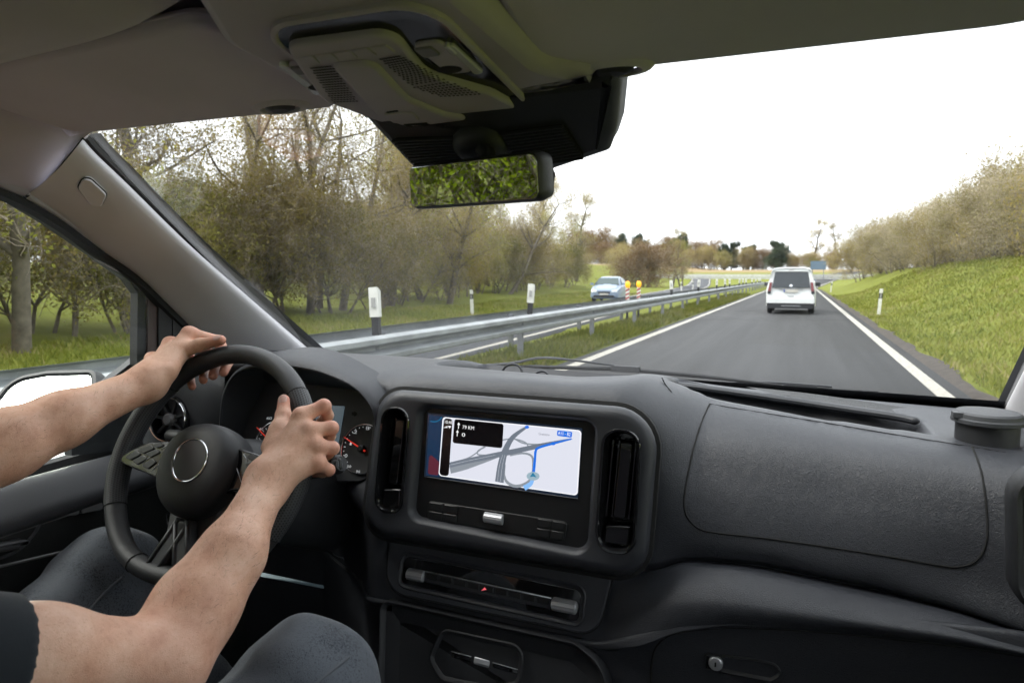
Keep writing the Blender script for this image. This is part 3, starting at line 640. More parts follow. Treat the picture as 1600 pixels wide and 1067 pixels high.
# ================================================================== THE VAN WE SIT IN
CX = -.36                                         # centre line of the cabin
def fabric(name, c, sc_=900, rough=.95):
    m, t, b = nodes(name); v = texco(t); f = tnoise(t, v, 2.5, 5)
    col = ramp(t, f, [(.3, [x * .9 for x in c]), (.7, [x * 1.1 for x in c])]); t.links.new(col, b.inputs['Base Color']); setin(b, rough=rough, spec=.15, sheen=.15)
    wv = t.nodes.new('ShaderNodeTexVoronoi'); wv.inputs['Scale'].default_value = sc_; t.links.new(v, wv.inputs['Vector']); bump(t, b, wv.outputs['Distance'], .35, .0006); return m
M_lining = fabric('headlining_fabric', (.60, .57, .65)); M_visor = fabric('visor_fabric', (.62, .59, .67)); M_pillar = fabric('pillar_fabric', (.79, .78, .82), 1100)
M_console = mat('console_plastic', (.47, .44, .50), .55, var=.08, vscale=6, grain=(1400, .0003))
M_gloss = mat('gloss_black', (.008, .008, .009), .06, spec=.6, coat=.5, coatr=.03)
M_tray = mat('tray_black', (.010, .010, .011), .12, spec=.25); M_sensor = mat('sensor_cover', (.02, .022, .028), .5, var=.15, grain=(1500, .0002)); M_seal = mat('rubber_seal', (.012, .012, .013), .6, var=.2)
M_hole = mat('dark_hole', (.006, .006, .006), .8); M_lampc = mat('lamp_lens', (.62, .63, .65), .12, spec=.8, coat=.6)
M_mirror = mat('mirror_glass', (.86, .9, .86), .01, 1.0); M_trimblk = mat('trim_black', (.022, .023, .026), .48, var=.15, grain=(1200, .0004)); M_chrome = mat('chrome', (.75, .76, .78), .12, 1.0)
M_glass = glass('windscreen_glass', (.965, .985, .97), .18); M_sideglass = glass('side_glass', (.93, .965, .93), .05); M_dimglass = glass('dimming_glass', (.30, .31, .31), .05); M_frit = mat('frit_black', (.01, .01, .012), .35)  # dark tint of the unseen rear windows is added to dim light from behind
M_seam = mat('seam_dark', (.01, .01, .01), .9); M_doorpl = mat('door_plastic', (.07, .073, .08), .55, var=.1, vscale=4, grain=(900, .0005)); M_doordk = mat('door_dark', (.016, .018, .018), .6, var=.15, grain=(1000, .0004))
M_greybtn = mat('grey_button', (.16, .16, .165), .4, var=.05); M_redbrown = mat('door_frame_trim', (.085, .062, .058), .5, var=.1)
cabin = empty('van_cabin', (CX, .3, .4)); tag(cabin, 'grey lined van cabin shell with headlining, windscreen pillars and windscreen', 'van cabin')
def curve_px(pts, depth):                        # pixel list to points, depth = ('X'|'Y'|'Z', value or list)
    k, vals = depth
    if np.isscalar(vals): vals = [vals] * len(pts)
    fn = {'X': onX, 'Y': onY, 'Z': onZ}[k]; return [fn(x, y, v) for (x, y), v in zip(pts, vals)]
# --- windscreen pillar, left: from glass edge to door edge
E1 = curve_px([(130, 217), (150, 240), (200, 288), (300, 386), (400, 474), (492, 553)], ('X', [-1.035, -1.04, -1.05, -1.07, -1.085, -1.10]))
E2 = curve_px([(39, 309), (75, 330), (107, 351), (164, 394), (214, 429), (263, 476), (328, 540)], ('X', -1.175))
e1, e2 = catmull(E1, 30), catmull(E2, 30)
mid = .5 * e1 + .5 * e2 + np.array([.035, -.012, .0]); mid1 = .8 * e1 + .2 * e2 + np.array([.03, -.01, .004]); mid3 = .22 * e1 + .78 * e2 + np.array([.024, -.008, 0])
back = e2 + np.array([-.03, .03, -.005]); front = e1 + np.array([-.02, .045, .02])
def mirX(p): p = np.array(p, float); p[..., 0] = 2 * CX - p[..., 0]; return p
def ext(r): d_ = r[-1] - r[-5]; return np.r_[r, [r[-1] + d_ * k for k in (.5, 1.0, 1.5)]]
PSH = np.array([-.045, 0, 0])
for sgn in (0, 1):
    rows = [e1 + np.array([-.012, .006, .0]), e1, mid1, mid, mid3, e2, back]
    if sgn: rows = [ext(mirX(r) + PSH) for r in rows]
    pil, _ = grid('pillar_trim', [list(r) for r in rows], M_pillar, cabin, nu=40, nv=4)
    if sgn == 0:
        bq = [(124, 282), (147, 272), (168, 302), (150, 322)]; nP = unit(np.cross(mid1[8] - mid1[4], mid3[6] - mid1[6])); nP = nP if nP[0] > 0 else -nP
        pl = Plane(catmull([mid[7], mid[8]], 2)[0] + nP * .002, nP); oq = rquad([pl.px(*p) for p in [(133, 270), (167, 302), (158, 322), (140, 317), (122, 292)]], .012)
        slab('airbag_cover', pl, oq, -.006, .0055, M_pillar, pil, .002)
        MB().tube([pl.P(p, .001) for p in oq], .0016, 5, closed=True).build('cover_gap', M_seam, pil, True)
    sl = e1 + np.array([-.004, .004, .004]); sl = ext(mirX(sl) + PSH) if sgn else sl
    MB().tube(list(sl), .009, 6).build('glass_seal', M_seal, pil, True)
    fq = [e1 + np.array([-.004, .006, .004]), e1 + np.array([.004, .014, .010]), e1 + np.array([.008, .024, .012])]; fq = [ext(mirX(r) + PSH) for r in fq] if sgn else fq
    grid('frit_band', [list(r) for r in fq], M_frit, pil, nu=30, nv=2)
    se = np.r_[curve_px([(-30, 290), (0, 302)], ('X', -1.19)), e2 + np.array([-.008, -.0, -.008])]; se = mirX(se) + PSH if sgn else se
    MB().tube(list(se), .011, 6).build('door_seal', M_seal, pil, True)
# --- cantrail: the piece of lining above the pillar, running back over the door
for sgn in (0, 1):
    a = curve_px([(131, 216), (104, 250), (71, 288), (39, 308)], ('X', [-1.035, -1.075, -1.13, -1.175])); a = [V3(p) for p in a]
    rows = []
    top = V3((-.97, .735, 1.705))
    first = [top + np.array([.03, .0, .02]), top, a[0], a[1], a[2], a[3], a[3] + np.array([-.03, .02, -.004])]
    ysh = [(.0, 0, 0), (-.06, .0, .022), (-.16, -.005, .05), (-.35, -.01, .085), (-.7, -.01, .10), (-1.5, -.01, .10)]
    G_ = [[p + np.array([dx, dy, dz]) for p in first] for dy, dx, dz in ysh]
    if sgn: G_ = [[mirX(p) + PSH for p in r] for r in G_]
    grid('cantrail_lining', G_, M_lining, cabin, nu=36, nv=6)
    if sgn == 0: MB().tube([p + np.array([.002, -.002, -.001]) for p in catmull(a, 16)], .0022, 5).build('lining_joint', M_seam, cabin, True)
# --- roof lining
rows = []
for Y, Z in [(.74, 1.725), (.70, 1.745), (.62, 1.775), (.540, 1.790), (.526, 1.785), (.512, 1.775), (.498, 1.755), (.490, 1.738), (.470, 1.736), (.44, 1.742), (.36, 1.755), (.1, 1.79), (-.5, 1.81), (-1.3, 1.81)]:
    rows.append([(CX + x * .69, Y, Z + (.035 * max(0., min(1., (.42 - abs(x)) / .12)) if Y < .53 else 0) - .055 * abs(x) ** 3 * (1 if Y < .45 else .25)) for x in np.linspace(-1, 1, 11)])
grid('roof_lining', rows, M_lining, cabin, nu=40, nv=5, solid=-.03)
# --- windscreen with its black printed border
WN = unit((0, -.674, -1)); WS = Plane((CX, 1.36, 1.275), WN, up=(0, -1, 0.674))
def wsp(x, t, off=0):                             # x lateral, t 0 bottom .. 1 top
    Yb, Zb, Yt, Zt = 1.44, 1.222, .70, 1.72; k = ((x - CX) / .74) ** 2
    return np.array([x, Yb + (Yt - Yb) * t - .055 * k * (1 - .5 * t), Zb + (Zt - Zb) * t - .0 * k]) - WN * (.012 + off)
G_ = [[wsp(CX + u_ * (.80 - .06 * t), t) for u_ in np.linspace(-1, 1, 15)] for t in np.linspace(0, 1, 9)]
ws, _ = grid('windscreen', G_, M_glass, cabin, nu=30, nv=3)
fr = [[wsp(CX + u_ * .80, t, .004) for u_ in np.linspace(-1, 1, 15)] for t in (-.02, .02, .055)]
grid('frit_border', fr, M_frit, ws, nu=40, nv=2)
# --- floor and bulkhead
MB().box((-1.16, -1.2, .38), (.44, 1.45, .42)).box((-1.16, 1.25, .42), (.44, 1.30, 1.12)).build('floor', M_doordk, cabin)
for sgn in (0, 1):                                # body side below the windows
    x0 = -1.27 if sgn == 0 else 2 * CX + 1.20
    MB().box((x0, -1.2, .38), (x0 + .07, 1.5, .86)).build('side_wall', M_doordk, cabin)
# rear half of the cabin, passenger door
for sgn in (0, 1):                                # rear side panels with windows above
    x0 = -1.23 if sgn == 0 else 2 * CX + 1.19; MB().box((x0, -1.3, .8), (x0 + .04, -.2, 1.12)).build('rear_side_panel', M_lining, cabin)
    MB().box((x0 + .015, -1.3, 1.12), (x0 + .02, -.28, 1.66)).build('rear_side_window', M_dimglass, cabin)
MB().box((-1.2, -1.36, .42), (.48, -1.30, 1.15)).box((-1.2, -1.36, 1.15), (-1.05, -1.30, 1.82)).box((.33, -1.36, 1.15), (.48, -1.30, 1.82)).build('tailgate', M_lining, cabin)  # unseen rear end, closed in to cut light and reflections on the dash
MB().box((-1.05, -1.34, 1.15), (.33, -1.33, 1.80)).build('tailgate_window', M_dimglass, cabin)
MB().box((-1.15, -1.28, .42), (.43, -1.12, 1.22)).build('rear_light_block', M_lining, cabin)  # unseen bench-shaped block, added to hold back light from the rear
pv = [(1.128, -1.20), (1.14, -1.165), (1.112, -1.112), (1.07, -1.135), (.95, -1.135), (.84, -1.10), (.5, -1.10)]
grid('passenger_door', [[(2 * CX - x + PSH[0], y, z) for z, x in pv] for y in (-.3, .3, .8, 1.16, 1.44)], M_doorpl, cabin, nu=20, nv=4)
MB().add([mirX(V3(p)) + PSH for p in [(-1.20, -.2, 1.10), (-1.20, .99, 1.10), (-1.18, .955, 1.47), (-1.155, .72, 1.615), (-1.15, -.2, 1.66)]], [(0, 1, 2, 3, 4)]).build('passenger_window', M_sideglass, cabin)
# B-pillars and sills of the rear half
for sgn in (0, 1):
    v = [(-1.17, -.28, .8), (-1.17, -.12, .8), (-1.09, -.14, 1.70), (-1.09, -.26, 1.70)]; v = [mirX(V3(p)) if sgn else V3(p) for p in v]; d = np.array([-.06 if sgn == 0 else .06, 0, 0])
    MB().rings([v, [p + d for p in v]]).build('door_pillar', M_lining, cabin)

# ------------------------------------------------------------------ sun visors
VP = Plane((0, .72, 1.68), (0, -.2, -1), up=(0, 1, 0))
def visor(px, rad, label, clip_px, ext=None):
    c = [VP.px(*p) if len(p) == 2 else V3(p[:2]) for p in px]
    o = rquad(c, rad, 8, 8); root = empty('sun_visor', VP.P(sum(c) / len(c), -.01)); tag(root, label, 'sun visor', 'sun visors')
    R = []
    for k in range(7):
        a = -math.pi / 2 + math.pi * k / 6; R.append([VP.P(p, -.011 + .011 * math.sin(a)) for p in offset2(o, .011 * (1 - math.cos(a)))])
    MB().rings(R).build('panel', M_visor, root, True, 60)
    MB().tube([VP.P(p, -.011) for p in offset2(o, -.0004)], .0012, 5, closed=True).build('edge_piping', M_visor, root, True)
    q = VP.px(*clip_px); W_ = .03
    cl = [[VP.P(q + np.array([W_ * math.cos(t) * s, .011 * math.sin(t) * s]), h) for t in np.arange(20) * 2 * math.pi / 20] for s, h in ((1.5, -.001), (1.35, .004), (1.05, .005), (.95, -.001))]
    MB().rings(cl, False, False).build('clip_surround', M_visor, root, True, 70)
    MB().rings([[VP.P(q + np.array([W_ * .78 * math.cos(t) * s, .010 * math.sin(t) * s]), h) for t in np.arange(16) * 2 * math.pi / 16] for s, h in ((1, -.004), (.95, .004), (.6, .007))]).build('clip', M_trimblk, root, True, 50)
    return root
q0 = VP.px(0, 100)
visor([(120, 213), (545, 170), (330, 28), (0, 100, ), (-60, 130), (-40, 160)], [.05, .03, .045, .6, .05, .08], 'grey fabric sun visor folded up above the steering wheel', (438, 166))
visor([(880, 124), (1640, 40), (2600, -260), (1300, -330), (765, -8), (842, 108)], [.02, .2, .05, .05, .02, .03], 'grey fabric sun visor folded up above the passenger side', (957, 107))

# ------------------------------------------------------------------ overhead console
OP = Plane((CX, .5, 1.70), (0, -.15, -1), up=(0, 1, 0))
oc = empty('overhead_console', (CX, .6, 1.69)); tag(oc, 'grey overhead console with reading lamps and perforated speaker panels above the mirror', 'overhead console')
def OX(p): return OP.px(*p)
hous = [OX((592, 191)), OX((760, 192)), OX((872, 150)), OX((938, 124)), OX((850, 112)), OX((722, -2)), OX((560, -190)), OX((170, -120)), OX((300, 2)), OX((345, 72)), OX((520, 164))]
o = rquad(hous, [.01, .03, .03, .004, .03, .05, .05, .05, .05, .05, .05], 5, 4)
R = [[OP.P(p, -.075) for p in offset2(o, -.02)]] + [[OP.P(p, h) for p in offset2(o, d)] for h, d in ((-.03, -.004), (-.012, 0), (-.004, .006), (-.001, .014))]
MB().rings(R).build('housing', M_console, oc, True, 60)
U_ = [OX((392, 38)), OX((668, -6)), OX((838, 168)), OX((760, 187)), OX((680, 189)), OX((592, 187))]
ou = rquad(U_, [.045, .045, .004, .02, .02, .004], 8, 6)
ring_loft('console_rim', OP, [(ou, -.004), (ou, .003), (offset2(ou, .002), .0045), (offset2(ou, .005), .0045), (offset2(ou, .007), .002), (offset2(ou, .007), -.002)], M_console, oc)
ob = offset2(ou, .007)
ring_loft('gloss_tray', OP, [(ob, .002), (offset2(ob, .006), .0008), (offset2(ob, .02), .0005)], M_tray, oc, False, True)
# centre panel: dished tongue with flared speaker wings
cpn = [OX((447, 62)), OX((615, 40)), OX((668, 108)), OX((770, 137)), OX((826, 168)), OX((760, 186)), OX((680, 188)), OX((600, 184)), OX((505, 148)), OX((462, 88))]
ocp = rquad(cpn, [.02, .02, .04, .03, .004, .02, .02, .004, .03, .03], 5, 4)
slab('centre_panel', OP, ocp, -.006, .008, M_console, oc, .004)
tong = [OX((520, 86)), OX((585, 80)), OX((640, 140)), OX((700, 165)), OX((745, 170)), OX((640, 184)), OX((590, 168))]
slab('tongue', OP, rquad(tong, [.006, .012, .04, .02, .01, .02, .03], 5, 4), .004, .0135, M_console, oc, .005)
for k in range(5):
    t0, t1 = k / 5, (k + .93) / 5; L_ = lambda a, b, t: (a[0] + (b[0] - a[0]) * t, a[1] + (b[1] - a[1]) * t)
    A, B_, C_, D_ = (464, 78), (606, 56), (622, 68), (474, 90)
    slab('console_button', OP, rquad([OX(L_(A, B_, t0)), OX(L_(A, B_, t1)), OX(L_(D_, C_, t1)), OX(L_(D_, C_, t0))], .002, 3, 2), .004, .0098, M_console, oc, .001, 2)
def perfs(name, quad, nx, ny):
    mb = MB(); c = [OX(p) for p in quad]
    for i in range(nx):
        for j in range(ny):
            u_, v_ = (i + .5 + .5 * (j % 2)) / (nx + .5), (j + .5) / ny; p = (c[0] * (1 - u_) + c[1] * u_) * (1 - v_) + (c[3] * (1 - u_) + c[2] * u_) * v_
            mb.add([OP.P(p + .0017 * np.array([math.cos(a), math.sin(a)]), .0088) for a in np.arange(6) * math.pi / 3], [(0, 1, 2, 3, 4, 5)])
    o_ = mb.build(name, M_hole, oc); o_['kind'] = 'stuff'; return o_
perfs('speaker_hole', [(484, 92), (520, 88), (562, 148), (520, 150)], 8, 16)
perfs('speaker_hole', [(592, 78), (626, 72), (700, 112), (640, 122)], 8, 14)
perfs('speaker_hole', [(642, 124), (702, 113), (760, 136), (690, 140)], 10, 7)
def oslab(nm, pts, r, h0, h1, m, bev=.0015): return slab(nm, OP, rquad([OX(p) for p in pts], r, 4, 2), h0, h1, m, oc, bev)
oslab('lamp', [(433, 97), (446, 97), (506, 141), (494, 146)], .004, -.006, .004, M_lampc); oslab('lamp', [(697, 66), (709, 66), (756, 109), (742, 113)], .004, -.006, .004, M_lampc)
oslab('lamp', [(699, 63), (716, 78), (708, 82), (693, 68)], .003, -.006, .005, M_lampc)
oslab('lamp_switch', [(448, 98), (470, 96), (515, 136), (505, 141)], .006, -.006, .0035, M_console); oslab('lamp_switch', [(642, 66), (688, 60), (742, 108), (702, 112)], .008, -.006, .0035, M_console)
oslab('switch_key', [(452, 99), (474, 97), (484, 109), (466, 111)], .003, .002, .0055, M_greybtn); oslab('switch_key', [(646, 70), (674, 66), (690, 79), (664, 84)], .003, .002, .0055, M_greybtn)
for p in ((498, 132), (702, 104)):
    q = OX(p); MB().rings([[OP.P(q + .011 * s * np.array([math.cos(a) * 1.3, math.sin(a) * .8]), h) for a in np.arange(14) * 2 * math.pi / 14] for s, h in ((1, .0036), (.8, .0045), (.2, .0045))]).build('reading_spot', M_hole, oc, True)
oslab('microphone_cover', [(600, 160), (645, 156), (658, 170), (616, 174)], .004, .008, .0155, M_console); oslab('slot', [(604, 157), (622, 154), (624, 156), (606, 159)], .0005, .008, .0142, M_hole, .0005)
for k in range(3): oslab('vent_slot', [(632 + k * 3, 177 + k * 2), (668 + k * 3, 174 + k * 2), (669 + k * 3, 175 + k * 2), (633 + k * 3, 178 + k * 2)], .0003, .008, .0146 - .0005 * k, M_hole, .0003)

# ------------------------------------------------------------------ sensor cover on the windscreen, mirror
scv = empty('sensor_cover', (CX, .77, 1.64)); tag(scv, 'dark louvred sensor cover on the windscreen behind the rear view mirror', 'sensor cover')
SPn = Plane((0, 1.36, 1.23), WN, up=(0, -1, 0.674))
def SX(p): return SPn.px(*p)
so = rquad([SX((545, 168)), SX((968, 112)), SX((968, 150)), SX((962, 215)), SX((952, 246)), SX((860, 276)), SX((670, 290)), SX((634, 262))], [.01, .01, .1, .03, .012, .03, .02, .02], 6, 4)
R = [[SPn.P(p, -.04) for p in offset2(o_, -.004)] for o_ in (so,)] + [[SPn.P(p, h) for p in offset2(so, d)] for h, d in ((-.028, -.001), (-.012, .001), (-.004, .008), (0, .018))]
MB().rings(R).build('cover_shell', M_sensor, scv, True, 60)
def louvre(quad, n):
    c = [SX(p) for p in quad]
    slab('louvre_bed', SPn, rquad(c, .008, 4, 2), -.004, .0012, M_hole, scv, .0005)
    for k in range(n):
        a, b = (k + .15) / n, (k + .72) / n
        P_ = lambda u_, v_: (c[0] * (1 - u_) + c[1] * u_) * (1 - v_) + (c[3] * (1 - u_) + c[2] * u_) * v_
        slab('louvre_slat', SPn, rquad([P_(.02, a), P_(.98, a), P_(.98, b), P_(.02, b)], .0008, 2, 2), .0008, .0048, M_sensor, scv, .001, 2)
louvre([(610, 216), (712, 212), (735, 252), (652, 262)], 10); louvre([(782, 206), (882, 193), (916, 246), (812, 262)], 12)
MP = Plane(onY(740, 283, .715), unit((-.381, -.912, -.150)))
rm = empty('rear_view_mirror', MP.p0); tag(rm, 'frameless rear view mirror hanging below the sensor cover', 'mirror')
mc = [MP.px(*p) for p in [(639, 262), (838, 239), (843, 311), (643, 325)]]; mo = rquad(mc, .009, 6, 4)
R = []
for h, d in ((.0, .0), (-.004, -.0022), (-.012, -.003), (-.024, .0), (-.034, .012), (-.038, .026)): R.append([MP.P(p, h) for p in offset2(mo, d)])
MB().rings(R, False, True).build('mirror_housing', M_trimblk, rm, True, 60)
slab('mirror_pane', MP, offset2(mo, .0006), -.004, .0006, M_mirror, rm, .0005, 2)
a, b = MP.P((0, .01), -.03), SPn.P(SX((748, 225)), -.005)
MB().tube([a, .6 * a + .4 * b + np.array([0, 0, .006]), b], [.011, .010, .014], 12).build('ball_stalk', M_trimblk, rm, True)
MB().rings([[SPn.P(SX((750, 226)) + .03 * s * np.array([math.cos(t), .85 * math.sin(t)]), h) for t in np.arange(18) * 2 * math.pi / 18] for s, h in ((1.2, .0), (1.1, .008), (.7, .014), (.3, .016))]).build('mount', M_sensor, rm, True, 60)

# ------------------------------------------------------------------ wipers outside, on the glass
def wiper(pts, blade, label):
    e = empty('windscreen_wiper', V3(WSP(pts[0]))); tag(e, label, 'wiper', 'windscreen wipers')
    P_ = [V3(WSP(p)) for p in pts]; MB().tube(catmull(P_, 16), list(np.linspace(.006, .0035, 16)), 6, flat=.6).build('arm', M_trimblk, e, True)
    Bp = [V3(WSP(p)) + WN * .006 for p in blade]; MB().tube(Bp, [.003] + [.006] * (len(Bp) - 2) + [.003], 6, flat=.7).build('blade', M_seal, e, True)
    m = Bp[len(Bp) // 2]; MB().box(m - np.array([.03, .006, .006]), m + np.array([.03, .006, .007])).build('blade_joint', M_trimblk, e)
WO = Plane((CX, 1.36, 1.275), WN, up=(0, -1, .674)); WSP = lambda p: onP(p[0], p[1], WO.p0 - WN * .028, WN)
wiper([(640, 578), (785, 569), (845, 559), (905, 564), (960, 571)], [(700, 576), (830, 569), (978, 573), (1100, 584), (1222, 598)], 'black wiper with a kinked arm resting on the windscreen ahead of the screen')
wiper([(1080, 603), (1180, 597), (1300, 604)], [(1120, 598), (1250, 602), (1372, 608)], 'black wiper resting low on the windscreen on the passenger side')

# ------------------------------------------------------------------ driver's door
door = empty('door', (0, 0, 0)); door.parent = cabin; door.matrix_parent_inverse = world_of(cabin).inverted(); door.location = (-1.2, .4, .5); door['label'] = "driver's door with grey armrest roll and dark lower panel"
prof = [(-1.20, 1.128), (-1.165, 1.140), (-1.135, 1.134), (-1.112, 1.112), (-1.105, 1.095), (-1.115, 1.075), (-1.135, 1.068)]
ys = [-.3, .1, .45, .7, .9, 1.08, 1.16]
grid('armrest_roll', [[(x, y, z + .010 * max(0, y - .6)) for x, z in prof] for y in ys], M_doorpl, door, nu=28, nv=4)
low = [(-1.132, 1.072), (-1.128, 1.05), (-1.135, .98), (-1.128, .90), (-1.10, .84), (-1.09, .74), (-1.10, .5)]
grid('lower_panel', [[(x, y, z + .010 * max(0, y - .6)) for x, z in low] for y in ys], M_doordk, door, nu=28, nv=4)
MB().tube([(-1.126, y, 1.0705 + .010 * max(0, y - .6)) for y in np.linspace(-.3, 1.15, 20)], .0028, 5).build('trim_line', M_greybtn, door, True)
DPn = Plane((-1.13, .6, 1.0), (1, -.05, .05))
slab('window_switch', DPn, rquad([DPn.px(*p) for p in [(86, 793), (120, 786), (119, 803), (92, 806)]], .005, 4, 2), -.004, .010, M_greybtn, door, .002)
slab('window_switch', DPn, rquad([DPn.px(*p) for p in [(121, 786), (153, 780), (158, 795), (121, 802)]], .005, 4, 2), -.004, .010, M_greybtn, door, .002)
slab('pull_handle', DPn, rquad([DPn.px(*p) for p in [(-60, 852), (-20, 846), (30, 840), (34, 844), (10, 856), (-60, 866)]], .006, 4, 2), -.004, .03, M_doorpl, door, .006)
MB().tube([DPn.P(DPn.px(*p), .004) for p in catmull([(70, 798), (62, 815), (45, 840), (20, 862), (-30, 880)], 14)], .003, 5).build('pocket_edge', M_doorpl, door, True)
MB().tube([DPn.P(DPn.px(*p), .008) for p in [(-40, 892), (11, 880), (79, 864), (150, 848)]], .0025, 5).build('pocket_line', M_greybtn, door, True)
# window: glass, frame and mirror corner
gx = -1.20
MB().add([(gx, -.2, 1.10), (gx, .99, 1.10), (gx + .02, .955, 1.47), (gx + .045, .72, 1.615), (gx + .05, -.2, 1.66)], [(0, 1, 2, 3, 4)]).build('side_window', M_sideglass, door)
def doorstrip(p0, p1, w_, x, m, nm, th=.02):
    a0, a1 = [V3(onX(*p, x)) for p in p0], [V3(onX(*p, x)) for p in p1]; mb = MB(); n = np.array([-th, 0, 0])
    for i in range(len(a0) - 1): mb.rings([[a0[i], a0[i + 1], a1[i + 1], a1[i]], [q + n for q in (a0[i], a0[i + 1], a1[i + 1], a1[i])]])
    return mb.build(nm, m, door)
doorstrip([(-20, 292), (71, 346), (142, 395), (199, 436), (215, 458), (215, 470), (214, 570)], [(-20, 280), (78, 336), (150, 386), (212, 430), (230, 448), (231, 470), (230, 600)], 0, -1.19, M_seal, 'window_frame')
doorstrip([(231, 452), (231, 520), (230, 600)], [(247, 460), (247, 520), (248, 600)], 0, -1.185, M_redbrown, 'frame_trim', .03)
doorstrip([(248, 462), (248, 600)], [(270, 478), (270, 600)], 0, -1.18, M_trimblk, 'frame_channel', .03)
doorstrip([(270, 478), (270, 610)], [(332, 540), (332, 610)], 0, -1.178, M_trimblk, 'mirror_corner', .03)
doorstrip([(112, 640), (112, 712)], [(214, 560), (214, 700)], 0, -1.215, M_sensor, 'mirror_base', .02)

# ------------------------------------------------------------------ wing mirror
WM = Plane(onY(75, 640, .93), unit((.24, -.74, .63)))
wm = empty('wing_mirror', WM.p0); tag(wm, 'black wing mirror outside the driver window reflecting white sky', 'wing mirror')
wo = rquad([WM.px(*p) for p in [(-14, 640), (20, 594), (75, 584), (146, 582), (152, 700), (30, 735), (-14, 730)]], [.04, .05, .05, .02, .03, .03, .03], 6, 4)
R = [[WM.P(p, h) for p in offset2(wo, d)] for h, d in ((-.004, .006), (.004, .001), (.003, -.006), (-.02, -.014), (-.07, -.012), (-.11, .01), (-.125, .04))]
MB().rings(R, False, True).build('mirror_shell', M_trimblk, wm, True, 60)
slab('mirror_pane', WM, offset2(wo, .0055), -.006, -.001, M_mirror, wm, .001, 2)
a = WM.P(WM.px(168, 640), -.03); MB().rings([[a + np.array([dx, dy * .6, dz]) for dx, dy, dz in ((-.04, -.05, -.08), (-.04, .05, -.08), (-.04, .05, .055), (-.04, -.05, .055))], [a + np.array([.10, dy, dz]) for dy, dz in ((-.02, -.10), (.06, -.10), (.06, .045), (-.02, .045))]]).build('mirror_arm', M_trimblk, wm, True, 40)
# ------------------------------------------------------------------ dashboard
def leather(name, c, rough=.52, scale=420, depth=.0011):
    m, t, b = nodes(name); v = texco(t); f = tnoise(t, v, 3, 4)
    col = ramp(t, f, [(.3, [x * .93 for x in c]), (.7, [x * 1.07 for x in c])]); dm = t.nodes.new('ShaderNodeMix'); dm.data_type = 'RGBA'; dm.blend_type = 'ADD'; dm.inputs['Factor'].default_value = 1; t.links.new(col, dm.inputs['A']); t.links.new(ramp(t, tnoise(t, v, 300, 2, .5), [(.70, (0, 0, 0)), (.80, (.03, .03, .03))]), dm.inputs['B']); t.links.new(dm.outputs['Result'], b.inputs['Base Color']); setin(b, rough=rough, spec=.5)   # a little dust
    vo = t.nodes.new('ShaderNodeTexVoronoi'); vo.feature = 'DISTANCE_TO_EDGE'; vo.inputs['Scale'].default_value = scale
    wn = t.nodes.new('ShaderNodeTexNoise'); wn.inputs['Scale'].default_value = 90; wn.inputs['Detail'].default_value = 3
    mixv = t.nodes.new('ShaderNodeMix'); mixv.data_type = 'VECTOR'; mixv.inputs['Factor'].default_value = .02
    t.links.new(v, wn.inputs['Vector']); t.links.new(v, mixv.inputs['A']); t.links.new(wn.outputs['Color'], mixv.inputs['B']); t.links.new(mixv.outputs['Result'], vo.inputs['Vector'])
    mr = t.nodes.new('ShaderNodeMapRange'); mr.inputs['From Max'].default_value = .35; t.links.new(vo.outputs['Distance'], mr.inputs['Value'])
    bump(t, b, mr.outputs['Result'], .34, depth); return m
M_dash = leather('dash_leather', (.035, .0375, .045), .45); M_bezel = mat('bezel_satin', (.034, .036, .042), .40, var=.06, grain=(1600, .0003)); M_panel = mat('panel_black', (.010, .0108, .012), .42, var=.1, grain=(1600, .0002))
M_btn = mat('button_black', (.014, .015, .016), .38, var=.1); M_alu = mat('brushed_aluminium', (.55, .56, .58), .38, .6, var=.1, vscale=20)
M_gauge = mat('gauge_face', (.012, .012, .014), .45); M_clus = mat('cluster_plate', (.04, .042, .046), .5, grain=(1500, .0003)); M_mark = mat('gauge_mark', (.75, .76, .78), .5, emit=(.8, .85, .9), es=.12); M_needle = mat('gauge_needle', (.7, .03, .02), .4, emit=(1, .06, .03), es=.12)
dash = empty('dashboard', (CX, 1.05, .6)); tag(dash, 'dark grey van dashboard with grained panels, air vents and glovebox', 'dashboard')
